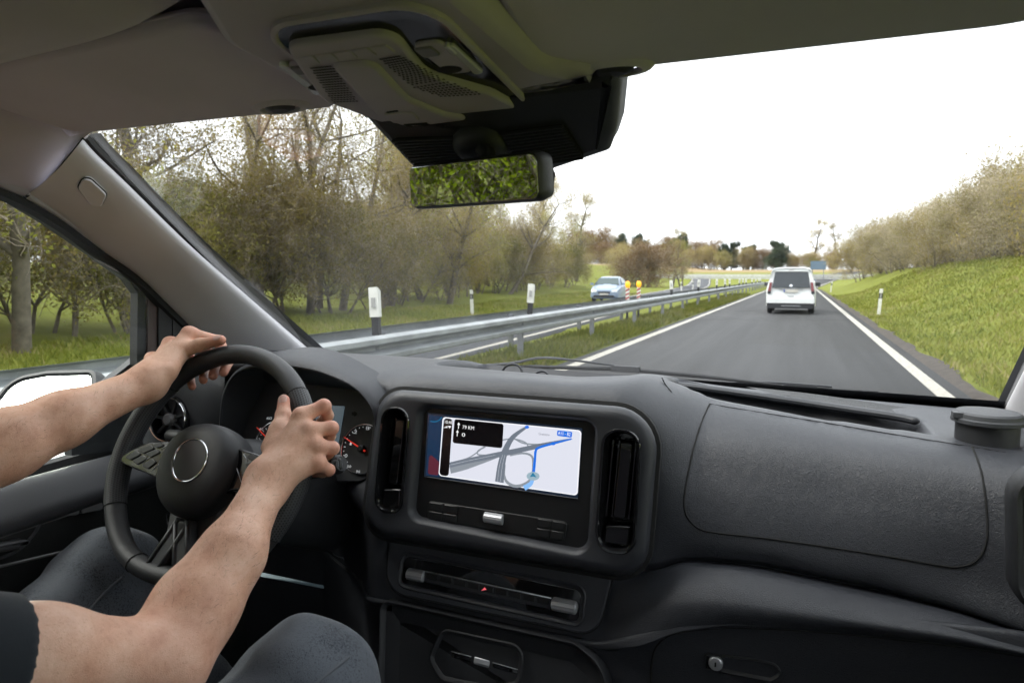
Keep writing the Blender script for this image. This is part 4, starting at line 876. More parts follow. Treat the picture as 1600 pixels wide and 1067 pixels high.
T = [
    [(-1.3, 1.44, 1.228), (.5, 1.44, 1.228)],
    [(-1.3, 1.36, 1.262), (-.9, 1.36, 1.274), (-.3, 1.36, 1.268), (0, 1.35, 1.256), (.5, 1.33, 1.242)],
    [(-1.3, 1.22, 1.300), (-.95, 1.22, 1.306), (-.6, 1.22, 1.303), (-.35, 1.22, 1.292), (-.22, 1.22, 1.296), (-.1, 1.23, 1.268), (.05, 1.23, 1.258), (.2, 1.21, 1.246), (.5, 1.15, 1.238)],
    [(-1.3, 1.10, 1.302), (-.95, 1.10, 1.306), (-.6, 1.08, 1.307), (-.34, 1.08, 1.302), (-.227, 1.08, 1.312), (-.18, 1.09, 1.292), (-.127, 1.115, 1.27), (.05, 1.10, 1.253), (.2, 1.06, 1.245), (.3, 1.025, 1.241), (.5, .96, 1.238)],
    [(-1.3, 1.03, 1.28), (-.98, 1.01, 1.298), (-.8, 1.0, 1.300), (-.70, 1.0, 1.282), (-.655, 1.0, 1.278), (-.6, 1.0, 1.290), (-.41, 1.0, 1.294), (-.248, 1.0, 1.289), (-.193, 1.01, 1.268), (-.133, 1.04, 1.236), (.05, 1.03, 1.229), (.2, 1.0, 1.222), (.3, .97, 1.22), (.5, .90, 1.216)],
    [(-1.3, 1.08, 1.2), (-.9, 1.13, 1.2), (-.69, 1.12, 1.2), (-.655, 1.0, 1.2), (-.64, .985, 1.2), (-.25, .985, 1.2), (-.18, .985, 1.2), (-.13, 1.0, 1.18), (.05, .99, 1.17), (.22, .965, 1.168), (.3, .945, 1.166), (.5, .88, 1.16)],
    [(-1.3, 1.06, 1.1), (-.9, 1.1, 1.09), (-.76, 1.02, 1.095), (-.68, .965, 1.095), (-.25, .975, 1.1), (-.17, .972, 1.11), (-.13, .97, 1.112), (.05, .965, 1.112), (.2, .95, 1.108), (.3, .925, 1.10), (.5, .87, 1.09)],
    [(-1.3, 1.06, 1.03), (-.9, 1.12, 1.03), (-.74, 1.03, 1.03), (-.665, .955, 1.04), (-.25, .962, 1.05), (-.18, .965, 1.058), (-.14, .97, 1.074), (-.036, .968, 1.083), (.112, .957, 1.078), (.19, .94, 1.074), (.263, .917, 1.066), (.5, .85, 1.03)],
    [(-1.3, 1.06, 1.0), (-.9, 1.12, 1.0), (-.74, 1.03, 1.0), (-.665, .952, 1.02), (-.25, .962, 1.03), (-.18, .975, 1.042), (-.14, .985, 1.060), (-.036, .985, 1.068), (.112, .974, 1.064), (.19, .957, 1.062), (.263, .934, 1.056), (.5, .87, 1.02)],
    [(-1.3, 1.06, .98), (-.9, 1.12, .98), (-.74, 1.03, .98), (-.665, .95, 1.0), (-.25, .962, 1.015), (-.205, .96, 1.028), (-.142, .955, 1.0625), (-.07, .948, 1.071), (.08, .943, 1.066), (.178, .925, 1.068), (.263, .905, 1.062), (.5, .85, 1.02)],
    [(-1.3, 1.06, .95), (-.9, 1.12, .95), (-.74, 1.03, .95), (-.665, .945, .97), (-.25, .950, .98), (-.205, .935, .995), (-.142, .915, 1.03), (-.07, .908, 1.042), (.08, .905, 1.05), (.178, .893, 1.058), (.263, .880, 1.058), (.5, .83, 1.01)],
    [(-1.3, 1.06, .9), (-.9, 1.12, .9), (-.74, 1.03, .90), (-.665, .94, .92), (-.25, .935, .93), (-.19, .915, .952), (-.135, .91, .988), (-.069, .91, 1.009), (.075, .91, 1.03), (.172, .90, 1.04), (.25, .888, 1.05), (.5, .84, 1.0)],
    [(-1.3, 1.06, .88), (-.9, 1.12, .88), (-.74, 1.03, .88), (-.665, .94, .90), (-.25, .935, .91), (-.19, .925, .944), (-.135, .92, .981), (-.069, .92, 1.002), (.075, .92, 1.023), (.172, .91, 1.033), (.25, .898, 1.043), (.5, .85, .99)],
    [(-1.3, 1.06, .66), (-.9, 1.12, .66), (-.74, 1.03, .66), (-.665, .95, .66), (-.25, .945, .66), (-.19, .92, .66), (-.135, .915, .66), (.05, .91, .66), (.2, .90, .66), (.5, .86, .66)],
]
xs = np.linspace(-1.17, .44, 250)
def row_at(tb):
    a = np.array(tb); yy = np.interp(xs, a[:, 0], a[:, 1]); zz = np.interp(xs, a[:, 0], a[:, 2])
    ker = np.hanning(9); ker /= ker.sum(); pad = lambda q: np.convolve(np.r_[[q[0]] * 4, q, [q[-1]] * 4], ker, 'valid')
    return np.stack([xs, pad(yy), pad(zz)], 1)
Rw = np.stack([row_at(t) for t in T]); NV = 13
DG = np.stack([catmull(Rw[:, j], (len(T) - 1) * NV + 1) for j in range(len(xs))], 1)
def sstep(a, b, x): t = np.clip((x - a) / (b - a), 0, 1); return t * t * (3 - 2 * t)
def basin(x0, x1, y0, y1, soft): return lambda X, Y: sstep(x0 - soft, x0 + soft, X) * (1 - sstep(x1 - soft, x1 + soft, X)) * sstep(y0 - soft, y0 + soft, Y) * (1 - sstep(y1 - soft, y1 + soft, Y))
X_, Y_ = DG[..., 0].copy(), DG[..., 1].copy()
top = (np.arange(DG.shape[0]) < 4 * NV)[:, None]
cut = .055 * basin(-.615, -.262 , 1.115, 1.30, .012)(X_ , Y_)
yfr = np.interp(X_, [-.21, -.12, .05, .19], [1.155, 1.15, 1.135, 1.12])
cut += .05 * sstep(-.012, .008, Y_ - yfr) * (1 - sstep(1.235, 1.25, Y_ + .16 * np.maximum(0, X_ - .02))) * sstep(-.205, -.185, X_) * (1 - sstep(.155, .185, X_))
DG[..., 2] -= np.where(top, cut, 0)
hgt, wid = DG.shape[:2]
body = mesh('dash_body', DG.reshape(-1, 3), [(i * wid + j, i * wid + j + 1, (i + 1) * wid + j + 1, (i + 1) * wid + j) for i in range(hgt - 1) for j in range(wid - 1)], M_dash, dash, True, rec=False)
mod = body.modifiers.new('thick', 'SOLIDIFY'); mod.thickness = .004; mod.offset = 1
DGf = DG.reshape(-1, 3); _v = DGf - _c; _z = _v @ _f; DPX = np.stack([800 + FPX * (_v @ _r) / _z, 533.5 - FPX * (_v @ _u) / _z], 1)
def snap(x, y, lift=.0, zsel=None):
    d = np.hypot(DPX[:, 0] - x, DPX[:, 1] - y); near = np.where(d < max(10, d.min() + 3))[0]; near = near[np.argsort(_z[near])]; near = near[_z[near] < _z[near[0]] + .03]
    k = near[np.argsort(d[near])[:4]]; w_ = 1 / (d[k] + .5); p = (DGf[k] * w_[:, None]).sum(0) / w_.sum(); dd = ray(x, y); zc = (p - _c) @ _f; q = _c + dd * zc
    return q + unit(_c - q) * lift
def seam(name, pts, rad=.0013, n=40, lift=.0004, mat_=None): 
    P2 = catmull(pts, n); return MB().tube([snap(x, y, lift) for x, y in P2], rad, 5).build(name, mat_ or M_seam, dash, True)
seam('airbag_seam', [(1109, 631), (1098, 655), (1088, 685), (1078, 725), (1070, 770), (1070, 795), (1077, 812), (1094, 826), (1120, 832), (1200, 841), (1300, 855), (1400, 871), (1475, 884), (1500, 885), (1522, 878), (1537, 860), (1543, 830), (1541, 790), (1535, 745), (1528, 720), (1519, 698)], n=110)
seam('airbag_seam', [(1109, 631), (1200, 646), (1300, 662), (1400, 679), (1519, 698), (1572, 707)], .0007, 50)
seam('pad_joint', [(1034, 590), (1040, 601), (1049, 612)], .001, 10)
# tray rails and speaker mesh
bar = [onY(x, y, Y) for x, y, Y in [(1050, 601, 1.245), (1100, 607, 1.245), (1200, 621, 1.243), (1300, 636, 1.235), (1400, 651, 1.215), (1436, 659, 1.20)]]
MB().tube(catmull(bar, 30), [.004] + [.0085] * 27 + [.007, .003], 10, flat=.8).build('tray_rail', M_bezel, dash, True)
mesh_m, mt_, mb_ = nodes('speaker_mesh'); setin(mb_, base=(.03, .031, .033), rough=.6)
_vo = mt_.nodes.new('ShaderNodeTexVoronoi'); _vo.inputs['Scale'].default_value = 380; mt_.links.new(texco(mt_), _vo.inputs['Vector']); bump(mt_, mb_, _vo.outputs['Distance'], .9, .002)
sp = []
for (x0, y0), (x1, y1) in zip([(1165, 604), (1260, 614), (1360, 628), (1450, 642), (1500, 652)], [(1200, 613), (1290, 628), (1380, 642), (1455, 655), (1498, 660)]): sp.append([onY(x0, y0, 1.30), onY((x0 + x1) / 2, (y0 + y1) / 2, 1.275), onY(x1, y1, 1.245)])
grid('speaker_mesh', sp, mesh_m, dash, nu=6, nv=6)
# little things seen in the middle tray: coins ring
for (x, y, rr_) in ((800, 583, .02), (846, 590, .014)):
    p = onY(x, y, 1.17); MB().tube([p + np.array([rr_ * math.cos(a), .3 * rr_ * math.sin(a), rr_ * .8 * math.sin(a)]) for a in np.arange(20) * 2 * math.pi / 20], .0022, 5, closed=True).build('tray_clip', M_bezel, dash, True)
# ---- glovebox
gb = Plane((.0, .921, .95), (0, -1, .05)); 
gl = MB().tube(catmull([snap(x, y, .001) for x, y in [(1017, 1072), (1019, 1030), (1030, 1004), (1060, 988), (1142, 980), (1240, 984), (1332, 991), (1475, 1007), (1600, 1025)]], 50), .0016, 5).build('glovebox_seam', M_seam, dash, True)
gp = rquad([gb.px(*p) for p in [(1101, 1018), (1176, 1026), (1214, 1034), (1224, 1052), (1205, 1063), (1102, 1043)]], [.004, .03, .03, .01, .01, .004], 5, 3)
ring_loft('glovebox_latch', gb, [(gp, -.004), (gp, .0045), (offset2(gp, .0015), .0055), (offset2(gp, .003), .003), (offset2(gp, .008), -.002)], M_trimblk, dash, False, True)
q = gb.px(1119, 1033); lk = MB().rings([[gb.P(q + .0095 * s * np.array([math.cos(a), math.sin(a)]), h) for a in np.arange(20) * 2 * math.pi / 20] for s, h in ((1, .002), (1, .007), (.85, .0085), (.3, .0088))]).build('lock', M_alu, dash, True, 40)
MB().box((-.0011, -.003, .0087), (.0011, .003, .0095), lambda p: gb.P(q + np.array([p[0], p[1]]), p[2])).build('keyhole', M_hole, lk)
# ---- lidded cup on the right
cc = V3(onY(1541, 690, 1.105)); cup = empty('lidded_cup', cc); tag(cup, 'black lidded cup holder standing on the right end of the dashboard', 'cup')
def lathe(prof, cen, n=36): return [[cen + np.array([r0 * math.cos(a), r0 * math.sin(a), h]) for a in np.arange(n) * 2 * math.pi / n] for r0, h in prof]
MB().rings(lathe([(.036, -.045), (.0375, .0), (.0375, .026), (.036, .027)], cc)).build('cup_body', M_trimblk, cup, True, 40)
MB().rings(lathe([(.038, .026), (.0435, .028), (.0440, .033), (.0405, .0345), (.0400, .040), (.037, .0425), (.02, .0432), (.0, .0432)][:-1], cc)).build('lid', M_doorpl, cup, True, 30)
MB().box(cc + np.array([-.0445, -.022, .0345]), cc + np.array([-.028, -.006, .0415])).build('lid_hinge', M_doorpl, cup)
# ---- right-hand side vent, half in frame
SVn = Plane(onY(1590, 850, .90), unit((-.25, -1, .1))); svo = rquad([SVn.px(*p) for p in [(1589, 755), (1650, 735), (1690, 960), (1592, 945)]], .03, 7, 4)
sv = ring_loft('side_vent', SVn, [(offset2(svo, -.012), -.03), (offset2(svo, -.006), .006), (svo, .010), (offset2(svo, .005), .007), (offset2(svo, .008), -.012), (offset2(svo, .02), -.02)], M_trimblk, dash, False, True)

# ---- centre unit
CN = unit((0, -1, .125)); CPp = lambda h: Plane(V3((CX, .95, 1.25)) + CN * h, CN)
C0 = CPp(0)
def out_(pxs, h, r, n=8, e=6): pl = CPp(h); return [p for p in rquad([pl.px(*p) for p in pxs], r, n, e)]
def outline_on(pxs, h, r, n=8, e=6):              # outline traced at height h, expressed in C0's axes (same axes, parallel plane)
    return out_(pxs, h, r, n, e)
def P0(o, h): pl = CPp(h); return [pl.P(p) for p in o]
OUT = [(598, 607), (1031, 640), (1010, 905), (570, 832)]; INN = [(652, 631), (934, 655), (920, 871), (636, 813)]
ro = [.052, .06, .05, .045]; ri = [.022, .022, .025, .022]
o_back = out_(OUT, -.028, ro); o_front = out_(OUT, .006, ro); inn = out_(INN, .016, ri)
bzr = [P0(offset2(o_back, -.003), -.045), P0(offset2(o_back, -.001), -.02), P0(offset2(o_front, .0), .004), P0(offset2(o_front, .003), .011), P0(offset2(o_front, .009), .0155), P0(offset2(o_front, .016), .0165), P0(offset2(inn, -.003), .0165), P0(inn, .0155), P0(offset2(inn, .004), .008), P0(offset2(inn, .0065), .003), P0(offset2(inn, .0075), -.004), P0(offset2(inn, .0075), -.045)]
MB().rings([P0(offset2(o_back, -.007), -.030), P0(offset2(o_back, -.007), -.022), P0(offset2(o_back, -.001), -.020)], False, False).build('bezel_gap', M_seam, dash, True)
panel = MB().rings([P0(offset2(inn, .004), -.006), P0(offset2(inn, .004), .001), P0(offset2(inn, .006), .002)]).build('screen_panel', M_panel, dash, True, 50)
# display
DPl = CPp(.0028)
def dpoly(name, pxs, m, parent, h=0.0, r=0, n=5):
    c = [DPl.px(*p) for p in pxs]; o = rquad(c, r, n, 1) if r else c
    return MB().rings([[DPl.P(p, h - .0004) for p in o], [DPl.P(p, h) for p in o]]).build(name, m, parent)
M_scr = mat('screen_glass', (.006, .007, .009), .1, spec=.5, emit=(.03, .05, .09), es=.12)
scr = dpoly('display', [(669, 645), (910, 669), (903, 779), (663, 744)], M_scr, dash, .0006)
MB().tube([DPl.P(DPl.px(*p), .0006) for p in [(663.5, 744.5), (720, 752.6), (780, 761.2), (903, 779)]], .0007, 5).build('display_edge', M_bezel, scr, True)
E_map = emis('map_ground', (.80, .82, .92), 0.301); E_line = emis('map_border', (.95, .95, 1), 0.332); E_dark = mat('map_card', (.012, .010, .012), .12, spec=.5); E_road = emis('map_road', (.20, .235, .29), 0.262); E_road2 = emis('map_ramp', (.33, .37, .42), 0.262); E_dash = emis('map_lane', (.55, .6, .68), 0.280)
E_blue = emis('map_route', (.012, .16, .75), 0.332); E_blue2 = emis('map_route_pale', (.25, .52, .95), 0.315); E_txt = emis('map_text', (1, 1, 1), 0.332); E_grey = emis('map_label', (.25, .27, .32), 0.280); E_red = emis('wallpaper_red', (.12, .022, .04), 0.280); E_navy = emis('wallpaper_blue', (.008, .03, .075), 0.315); E_arrow = emis('map_arrow', (.02, .20, .36), 0.315); E_halo = emis('map_halo', (.36, .50, .58), 0.297); E_cyan = emis('wallpaper_cyan', (.02, .22, .45), 0.210)
Q = lambda x, y: (640 + x * 300 / 1334, 620 + y * 240 / 1067)      # from the enlarged view of the screen
def stroke(name, pts, wpx, m, parent, h, n=24):
    P2 = catmull([DPl.px(*Q(*p)) for p in pts], n); k = .25 * .257 / 238; ww = np.interp(np.linspace(0, 1, n), np.linspace(0, 1, len(wpx)), wpx) * k * .9
    v = []
    for i, p in enumerate(P2):
        t = unit(P2[min(i + 1, n - 1)] - P2[max(i - 1, 0)]); nn = np.array([-t[1], t[0]]); v += [DPl.P(p + nn * ww[i] / 2, h), DPl.P(p - nn * ww[i] / 2, h)]
    return MB().add(v, [(2 * i, 2 * i + 1, 2 * i + 3, 2 * i + 2) for i in range(n - 1)]).build(name, m, parent)
dpoly('wallpaper', [(671, 648), (694, 651), (687, 745), (666, 742)], E_navy, scr, .0010)
dpoly('wallpaper_glow', [Q(140, 390), Q(208, 450), Q(204, 545), Q(128, 535)], E_red, scr, .0012, .004)
stroke('wallpaper_arc', [(146, 168), (180, 172), (210, 160), (226, 140)], [7, 7], E_cyan, scr, .0013, 12)
dpoly('map_frame', [Q(232, 138), Q(1196, 232), Q(1168, 684), Q(203, 546)], E_line, scr, .0012, .0055, 6)
dpoly('map', [Q(238, 145), Q(1189, 238), Q(1161, 676), Q(210, 540)], E_map, scr, .0014, .005, 6)
stroke('map_ramp', [(640, 300), (720, 290), (800, 312), (822, 345), (760, 370), (690, 378)], [9, 9], E_road2, scr, .0016); stroke('map_ramp', [(735, 292), (800, 322), (910, 330)], [9, 9], E_road2, scr, .0016); stroke('map_ramp', [(530, 345), (478, 375), (490, 402), (620, 402)], [10, 10], E_road2, scr, .0016)
stroke('map_ramp', [(700, 405), (790, 390), (850, 410), (862, 470), (850, 560), (800, 605), (735, 618), (680, 590), (660, 540), (665, 470)], [11, 12, 14, 15, 17, 19, 20, 19, 15, 10], E_road2, scr, .0016, 50)
stroke('map_road', [(285, 505), (400, 478), (620, 408)], [50, 42, 18], E_road2, scr, .0017); stroke('map_road', [(282, 472), (420, 440), (620, 400), (900, 340), (1130, 290)], [34, 34, 34, 28, 8], E_road, scr, .0018); stroke('map_road', [(300, 455), (420, 418), (520, 345)], [8, 8], E_road2, scr, .0017)
stroke('map_road', [(627, 590), (640, 480), (665, 380), (720, 280), (820, 205)], [60, 52, 42, 30, 12], E_road, scr, .0020)
for o_ in (-12, 8): stroke('lane_marks', [(627 + o_, 585), (640 + o_, 480), (660 + o_ * .8, 400)], [3, 2.5], E_dash, scr, .0022)
stroke('lane_marks', [(290, 470), (420, 440), (600, 402)], [3, 2], E_dash, scr, .0021)
stroke('route_line', [(1130, 290), (1000, 322), (900, 352), (880, 375), (875, 430), (868, 500), (862, 545)], [8, 13, 14, 16, 16, 18, 19], E_blue, scr, .0024, 40); stroke('route_line', [(862, 560), (845, 600), (800, 632)], [19, 26, 34], E_blue2, scr, .0023)
def disc(name, cx, cy, rx, ry, m, h): return MB().add([DPl.P(DPl.px(*Q(cx + rx * math.cos(a), cy + ry * math.sin(a))), h) for a in np.arange(24) * 2 * math.pi / 24], [tuple(range(24))]).build(name, m, scr)
disc('position_halo', 862, 548, 45, 30, E_halo, .0026); dpoly('position_arrow', [Q(862, 522), Q(886, 556), Q(862, 550), Q(840, 554)], E_arrow, scr, .0031)
disc('route_shield', 820, 208, 15, 11, E_blue, .0028); disc('route_shield', 1002, 323, 16, 11, E_blue, .0028)
dpoly('road_badge', [Q(1030, 230), Q(1134, 242), Q(1130, 282), Q(1028, 268)], E_blue, scr, .0028, .002, 4)
dpoly('guide_card', [Q(318, 152), Q(658, 186), Q(648, 355), Q(304, 318)], E_dark, scr, .0028, .004, 5); dpoly('status_card', [Q(245, 146), Q(304, 152), Q(276, 550), Q(212, 540)], E_dark, scr, .0028, .0055, 5)
def text(body_, pl, p0, p1, hpx_scale, m, parent, h, name='lettering'):
    cu = bpy.data.curves.new(name, 'FONT'); cu.body = body_; cu.size = 1; cu.materials.append(m); o = bpy.data.objects.new(name, cu); COL.objects.link(o)
    a = pl.px(*p0); b = pl.px(*p1); ux = b - a; wdt = np.linalg.norm(ux); ux = ux / wdt; uy = np.array([-ux[1], ux[0]])
    X3 = pl.a * ux[0] + pl.b * ux[1]; Y3 = pl.a * uy[0] + pl.b * uy[1]
    bpy.context.view_layer.update(); s = wdt / max(o.dimensions.x, 1e-3); hh = hpx_scale / .69; o.data.size = 1
    Mx = Matrix(((X3[0] * s, Y3[0] * hh, pl.n[0], 0), (X3[1] * s, Y3[1] * hh, pl.n[1], 0), (X3[2] * s, Y3[2] * hh, pl.n[2], 0), (0, 0, 0, 1))); Mx.translation = Vector(pl.P(a, h))
    me = bpy.data.meshes.new_from_object(o); bpy.data.objects.remove(o); me.transform(Mx)
    if len(me.materials) == 0: me.materials.append(m)
    return link(name, me, None, parent)
text('10:46', DPl, Q(247, 182), Q(297, 187), .0050, E_txt, scr, .0034); text('79 KM', DPl, Q(372, 219), Q(452, 228), .0055, E_txt, scr, .0034); text('0', DPl, Q(368, 272), Q(390, 274), .0055, E_txt, scr, .0034)
text('A11 - B2', DPl, Q(1036, 259), Q(1122, 270), .0048, E_txt, scr, .0034); text('Gramzow', DPl, Q(900, 262), Q(976, 270), .0036, E_grey, scr, .0026)
for (x, y) in ((347, 200), (338, 252)):
    stroke('turn_arrow', [(x - 1, y + 20), (x, y), (x + 1, y - 10)], [5, 5], E_txt, scr, .0034, 6); dpoly('turn_arrow_head', [Q(x - 9, y - 8), Q(x + 10, y - 6), Q(x + 1, y - 24)], E_txt, scr, .0034)
for k in range(4): dpoly('signal_bar', [Q(243 + k * 7, 211 - k * 3.4), Q(248 + k * 7, 211 - k * 3.4), Q(248 + k * 7, 214), Q(243 + k * 7, 213)], E_txt, scr, .0034)
dpoly('signal_fan', [Q(273, 199), Q(296, 202), Q(284, 217)], E_txt, scr, .0034)
# button strip
BS = [(669, 782), (887, 815), (882, 846), (668, 811)]
bs = MB().rings([P0(out_(BS, .003, .006, 5, 3), 0), P0(out_(BS, .003, .006, 5, 3), .0035), P0(offset2(out_(BS, .003, .006, 5, 3), .001), .0042)]).build('button_strip', M_btn, dash, True, 50)
L2 = lambda a, b, t: (a[0] + (b[0] - a[0]) * t, a[1] + (b[1] - a[1]) * t)
for (u0, u1) in ((0.01, .105), (.115, .21), (.79, .885), (.895, .985)):
    for (v0, v1) in ((.06, .46), (.54, .94)):
        c = [L2(L2(BS[0], BS[1], u_), L2(BS[3], BS[2], u_), v_) for u_, v_ in ((u0, v0), (u1, v0), (u1, v1), (u0, v1))]
        oo = out_(c, .0045, .0012, 3, 2); MB().rings([P0(oo, .003), P0(oo, .0052), P0(offset2(oo, .0008), .0058)]).build('button', M_btn, bs, True, 50)
text('AIRBAG', CPp(.002), (873, 793), (886, 795), .002, M_btn, panel, .0008)
def roller(a_px, b_px, plane_h, rad, m, name, parent, knurl=True):
    pl = CPp(plane_h); a = pl.P(pl.px(*a_px)); b = pl.P(pl.px(*b_px)); t = unit(b - a); n_ = 28; up_ = CN; sd_ = np.cross(t, up_)
    prof = [(0, .6), (.02, .9), (.06, 1), (.94, 1), (.98, .9), (1, .6)]
    R_l = [[a + (b - a) * u_ + rad * s * (1 - (.05 if (k % 2 and knurl and .05 < u_ < .95) else 0)) * (up_ * math.cos(2 * math.pi * k / n_) + sd_ * math.sin(2 * math.pi * k / n_)) for k in range(n_)] for u_, s in prof]
    return MB().rings(R_l).build(name, m, parent, True, 25)
roller((757, 807), (787, 812), .004, .0085, M_alu, 'volume_roller', bs)
# vents in the unit, and the bezel with real openings for them
VENTS = [([(598, 637), (641, 636), (628, 802), (584, 800)], .022, [(596, 764), (623, 765), (621, 796), (592, 793)], [(612, 655), (628, 656), (616, 760), (600, 758)]),
         ([(942, 669), (1002, 672), (992, 868), (929, 860)], .024, [(944, 822), (984, 824), (980, 856), (940, 850)], [(966, 690), (987, 692), (976, 815), (953, 812)])]
def bm_rings(rings, closed_loop):
    mb = MB(); mb.rings(rings + ([rings[0]] if closed_loop else []), not closed_loop, not closed_loop); bm = bmesh.new(); vs_ = [bm.verts.new(p) for p in mb.v]
    for f_ in mb.f: bm.faces.new([vs_[i] for i in f_])
    bmesh.ops.remove_doubles(bm, verts=bm.verts[:], dist=1e-6); bmesh.ops.recalc_face_normals(bm, faces=bm.faces[:]); me = bpy.data.meshes.new('screen_bezel'); bm.to_mesh(me); bm.free(); return me
bez = link('screen_bezel', bm_rings(bzr, True), M_bezel, None); cutters = []
VPL = CPp(.017)
for pxs, rad, tp, bp_ in VENTS:
    o = rquad([VPL.px(*p) for p in pxs], rad, 8, 5); me = bm_rings([[VPL.P(p, h) for p in offset2(o, .002)] for h in (-.09, .03)], False); co = bpy.data.objects.new('cutter', me); COL.objects.link(co); cutters.append(co)
    bo = bez.modifiers.new('cut', 'BOOLEAN'); bo.operation = 'DIFFERENCE'; bo.object = co; bo.solver = 'EXACT'
bpy.context.view_layer.update(); me2 = bpy.data.meshes.new_from_object(bez.evaluated_get(bpy.context.evaluated_depsgraph_get())); me2.name = 'screen_bezel'
for co in cutters: bpy.data.objects.remove(co)
bpy.data.objects.remove(bez); me2.polygons.foreach_set('use_smooth', [True] * len(me2.polygons)); me2.set_sharp_from_angle(angle=R_(45)); bez = link('screen_bezel', me2, M_bezel, dash)
for pxs, rad, tab_px, blade_px in VENTS:
    pl = VPL; o = rquad([pl.px(*p) for p in pxs], rad, 8, 5)
    v_ = MB().rings([[pl.P(p, h) for p in offset2(o, d)] for d, h in ((.0022, -.004), (-.0008, .0008), (.0005, .0028), (.0035, .0024), (.006, -.003), (.0072, -.024), (.0078, -.050))], False, True).build('air_vent', M_gloss, dash, True, 55)
    b_ = [pl.px(*p) for p in blade_px]; w0 = np.linalg.norm(b_[1] - b_[0])
    slab('vent_blade', pl, rquad(b_, .006, 5, 3), -.04, -.010, M_gloss, v_, .003)
    for s_ in (-1.1, -.62, .62, 1.1): slab('vent_vane', pl, rquad([p + np.array([s_ * w0, 0]) for p in (b_[0] * .58 + b_[1] * .42, b_[0] * .42 + b_[1] * .58, b_[3] * .42 + b_[2] * .58, b_[3] * .58 + b_[2] * .42)], .0004, 3, 3), -.045, -.018, M_gloss, v_, .0004)
    for k in range(7):
        c0 = b_[0] + (b_[3] - b_[0]) * (k + .5) / 7; c1 = b_[1] + (b_[2] - b_[1]) * (k + .5) / 7; dd_ = (c1 - c0) * .8; hh_ = np.array([0, .0009])
        slab('vent_slat', pl, rquad([c0 - dd_ - hh_, c1 + dd_ - hh_, c1 + dd_ + hh_, c0 - dd_ + hh_], .0003, 2, 2), -.046, -.030, M_gloss, v_, .0003, 2)
    slab('vent_tab', pl, rquad([pl.px(*p) for p in tab_px], .003, 4, 2), -.045, -.006, M_gloss, v_, .003)
# ---- climate panel below
HN = unit((0, -1, .30)); HP = Plane(onY(770, 905, .945), HN)
HQ = lambda *p: [HP.px(*q_) for q_ in p]
hp = rquad(HQ((609, 836), (958, 898), (934, 994), (604, 925)), [.004, .004, .035, .04], 7, 5)
hv = slab('climate_panel', HP, hp, -.03, .004, M_dash, dash, .003)
MB().tube([HP.P(p, .0012) for p in offset2(hp, -.0006)], .0012, 5, closed=True).build('panel_gap', M_seam, dash, True)
rc = rquad(HQ((632, 864), (914, 918), (908, 975), (626, 913)), [.014, .014, .012, .012], 6, 4)
ring_loft('climate_recess', HP, [(offset2(rc, -.005), .0038), (offset2(rc, -.003), .0060), (rc, .0052), (offset2(rc, .003), .0006), (offset2(rc, .004), .0046)], M_bezel, hv, False, False)
slab('climate_gloss', HP, offset2(rc, .0035), .0, .0048, M_gloss, hv, .0008)
MB().tube([HP.P(HP.px(*p), .005) for p in [(642, 871), (700, 880), (830, 906), (900, 920)]], .0006, 5).build('gloss_edge', M_chrome, hv, True)
def hroller(a_px, b_px, rad, nm, m, h=.006, knurl=True):
    a = HP.P(HP.px(*a_px), h); b = HP.P(HP.px(*b_px), h); t = unit(b - a); sd_ = np.cross(t, HN); n_ = 24
    return MB().rings([[a + (b - a) * u_ + rad * s * (1 - (.07 if k % 2 and knurl else 0)) * (HN * math.cos(2 * math.pi * k / n_) + sd_ * math.sin(2 * math.pi * k / n_)) for k in range(n_)] for u_, s in ((0, .55), (.06, .95), (.12, 1), (.88, 1), (.94, .95), (1, .55))]).build(nm, m, hv, True, 25)
hroller((639, 895), (667, 900), .0095, 'temperature_roller', M_alu); hroller((864, 941), (904, 949), .0100, 'temperature_roller', M_alu)
bar_o = rquad(HQ((667, 890), (864, 932), (864, 951), (666, 909)), .003, 3, 4); slab('rocker_bar', HP, bar_o, .003, .0085, M_bezel, hv, .0018)
MB().tube([HP.P(HP.px(*p), .0088) for p in [(668, 891), (864, 933)]], .0011, 6).build('rocker_edge', M_alu, hv, True)
for k in range(9):
    t0, t1 = (k + .08) / 9, (k + .92) / 9; A, B_, C_, D_ = (669, 893), (862, 935), (862, 944), (668, 902)
    slab('rocker_key', HP, rquad(HQ(L2(A, B_, t0), L2(A, B_, t1), L2(D_, C_, t1), L2(D_, C_, t0)), .0012, 3, 2), .007, .0102, M_panel, hv, .0008, 2)
slab('hazard_mark', HP, HQ((756, 921), (764.5, 919.5), (761.5, 916)), .0090, .0106, mat('hazard_red', (.45, .06, .08), .4, emit=(.8, .12, .15), es=.3), hv, .0002, 2)
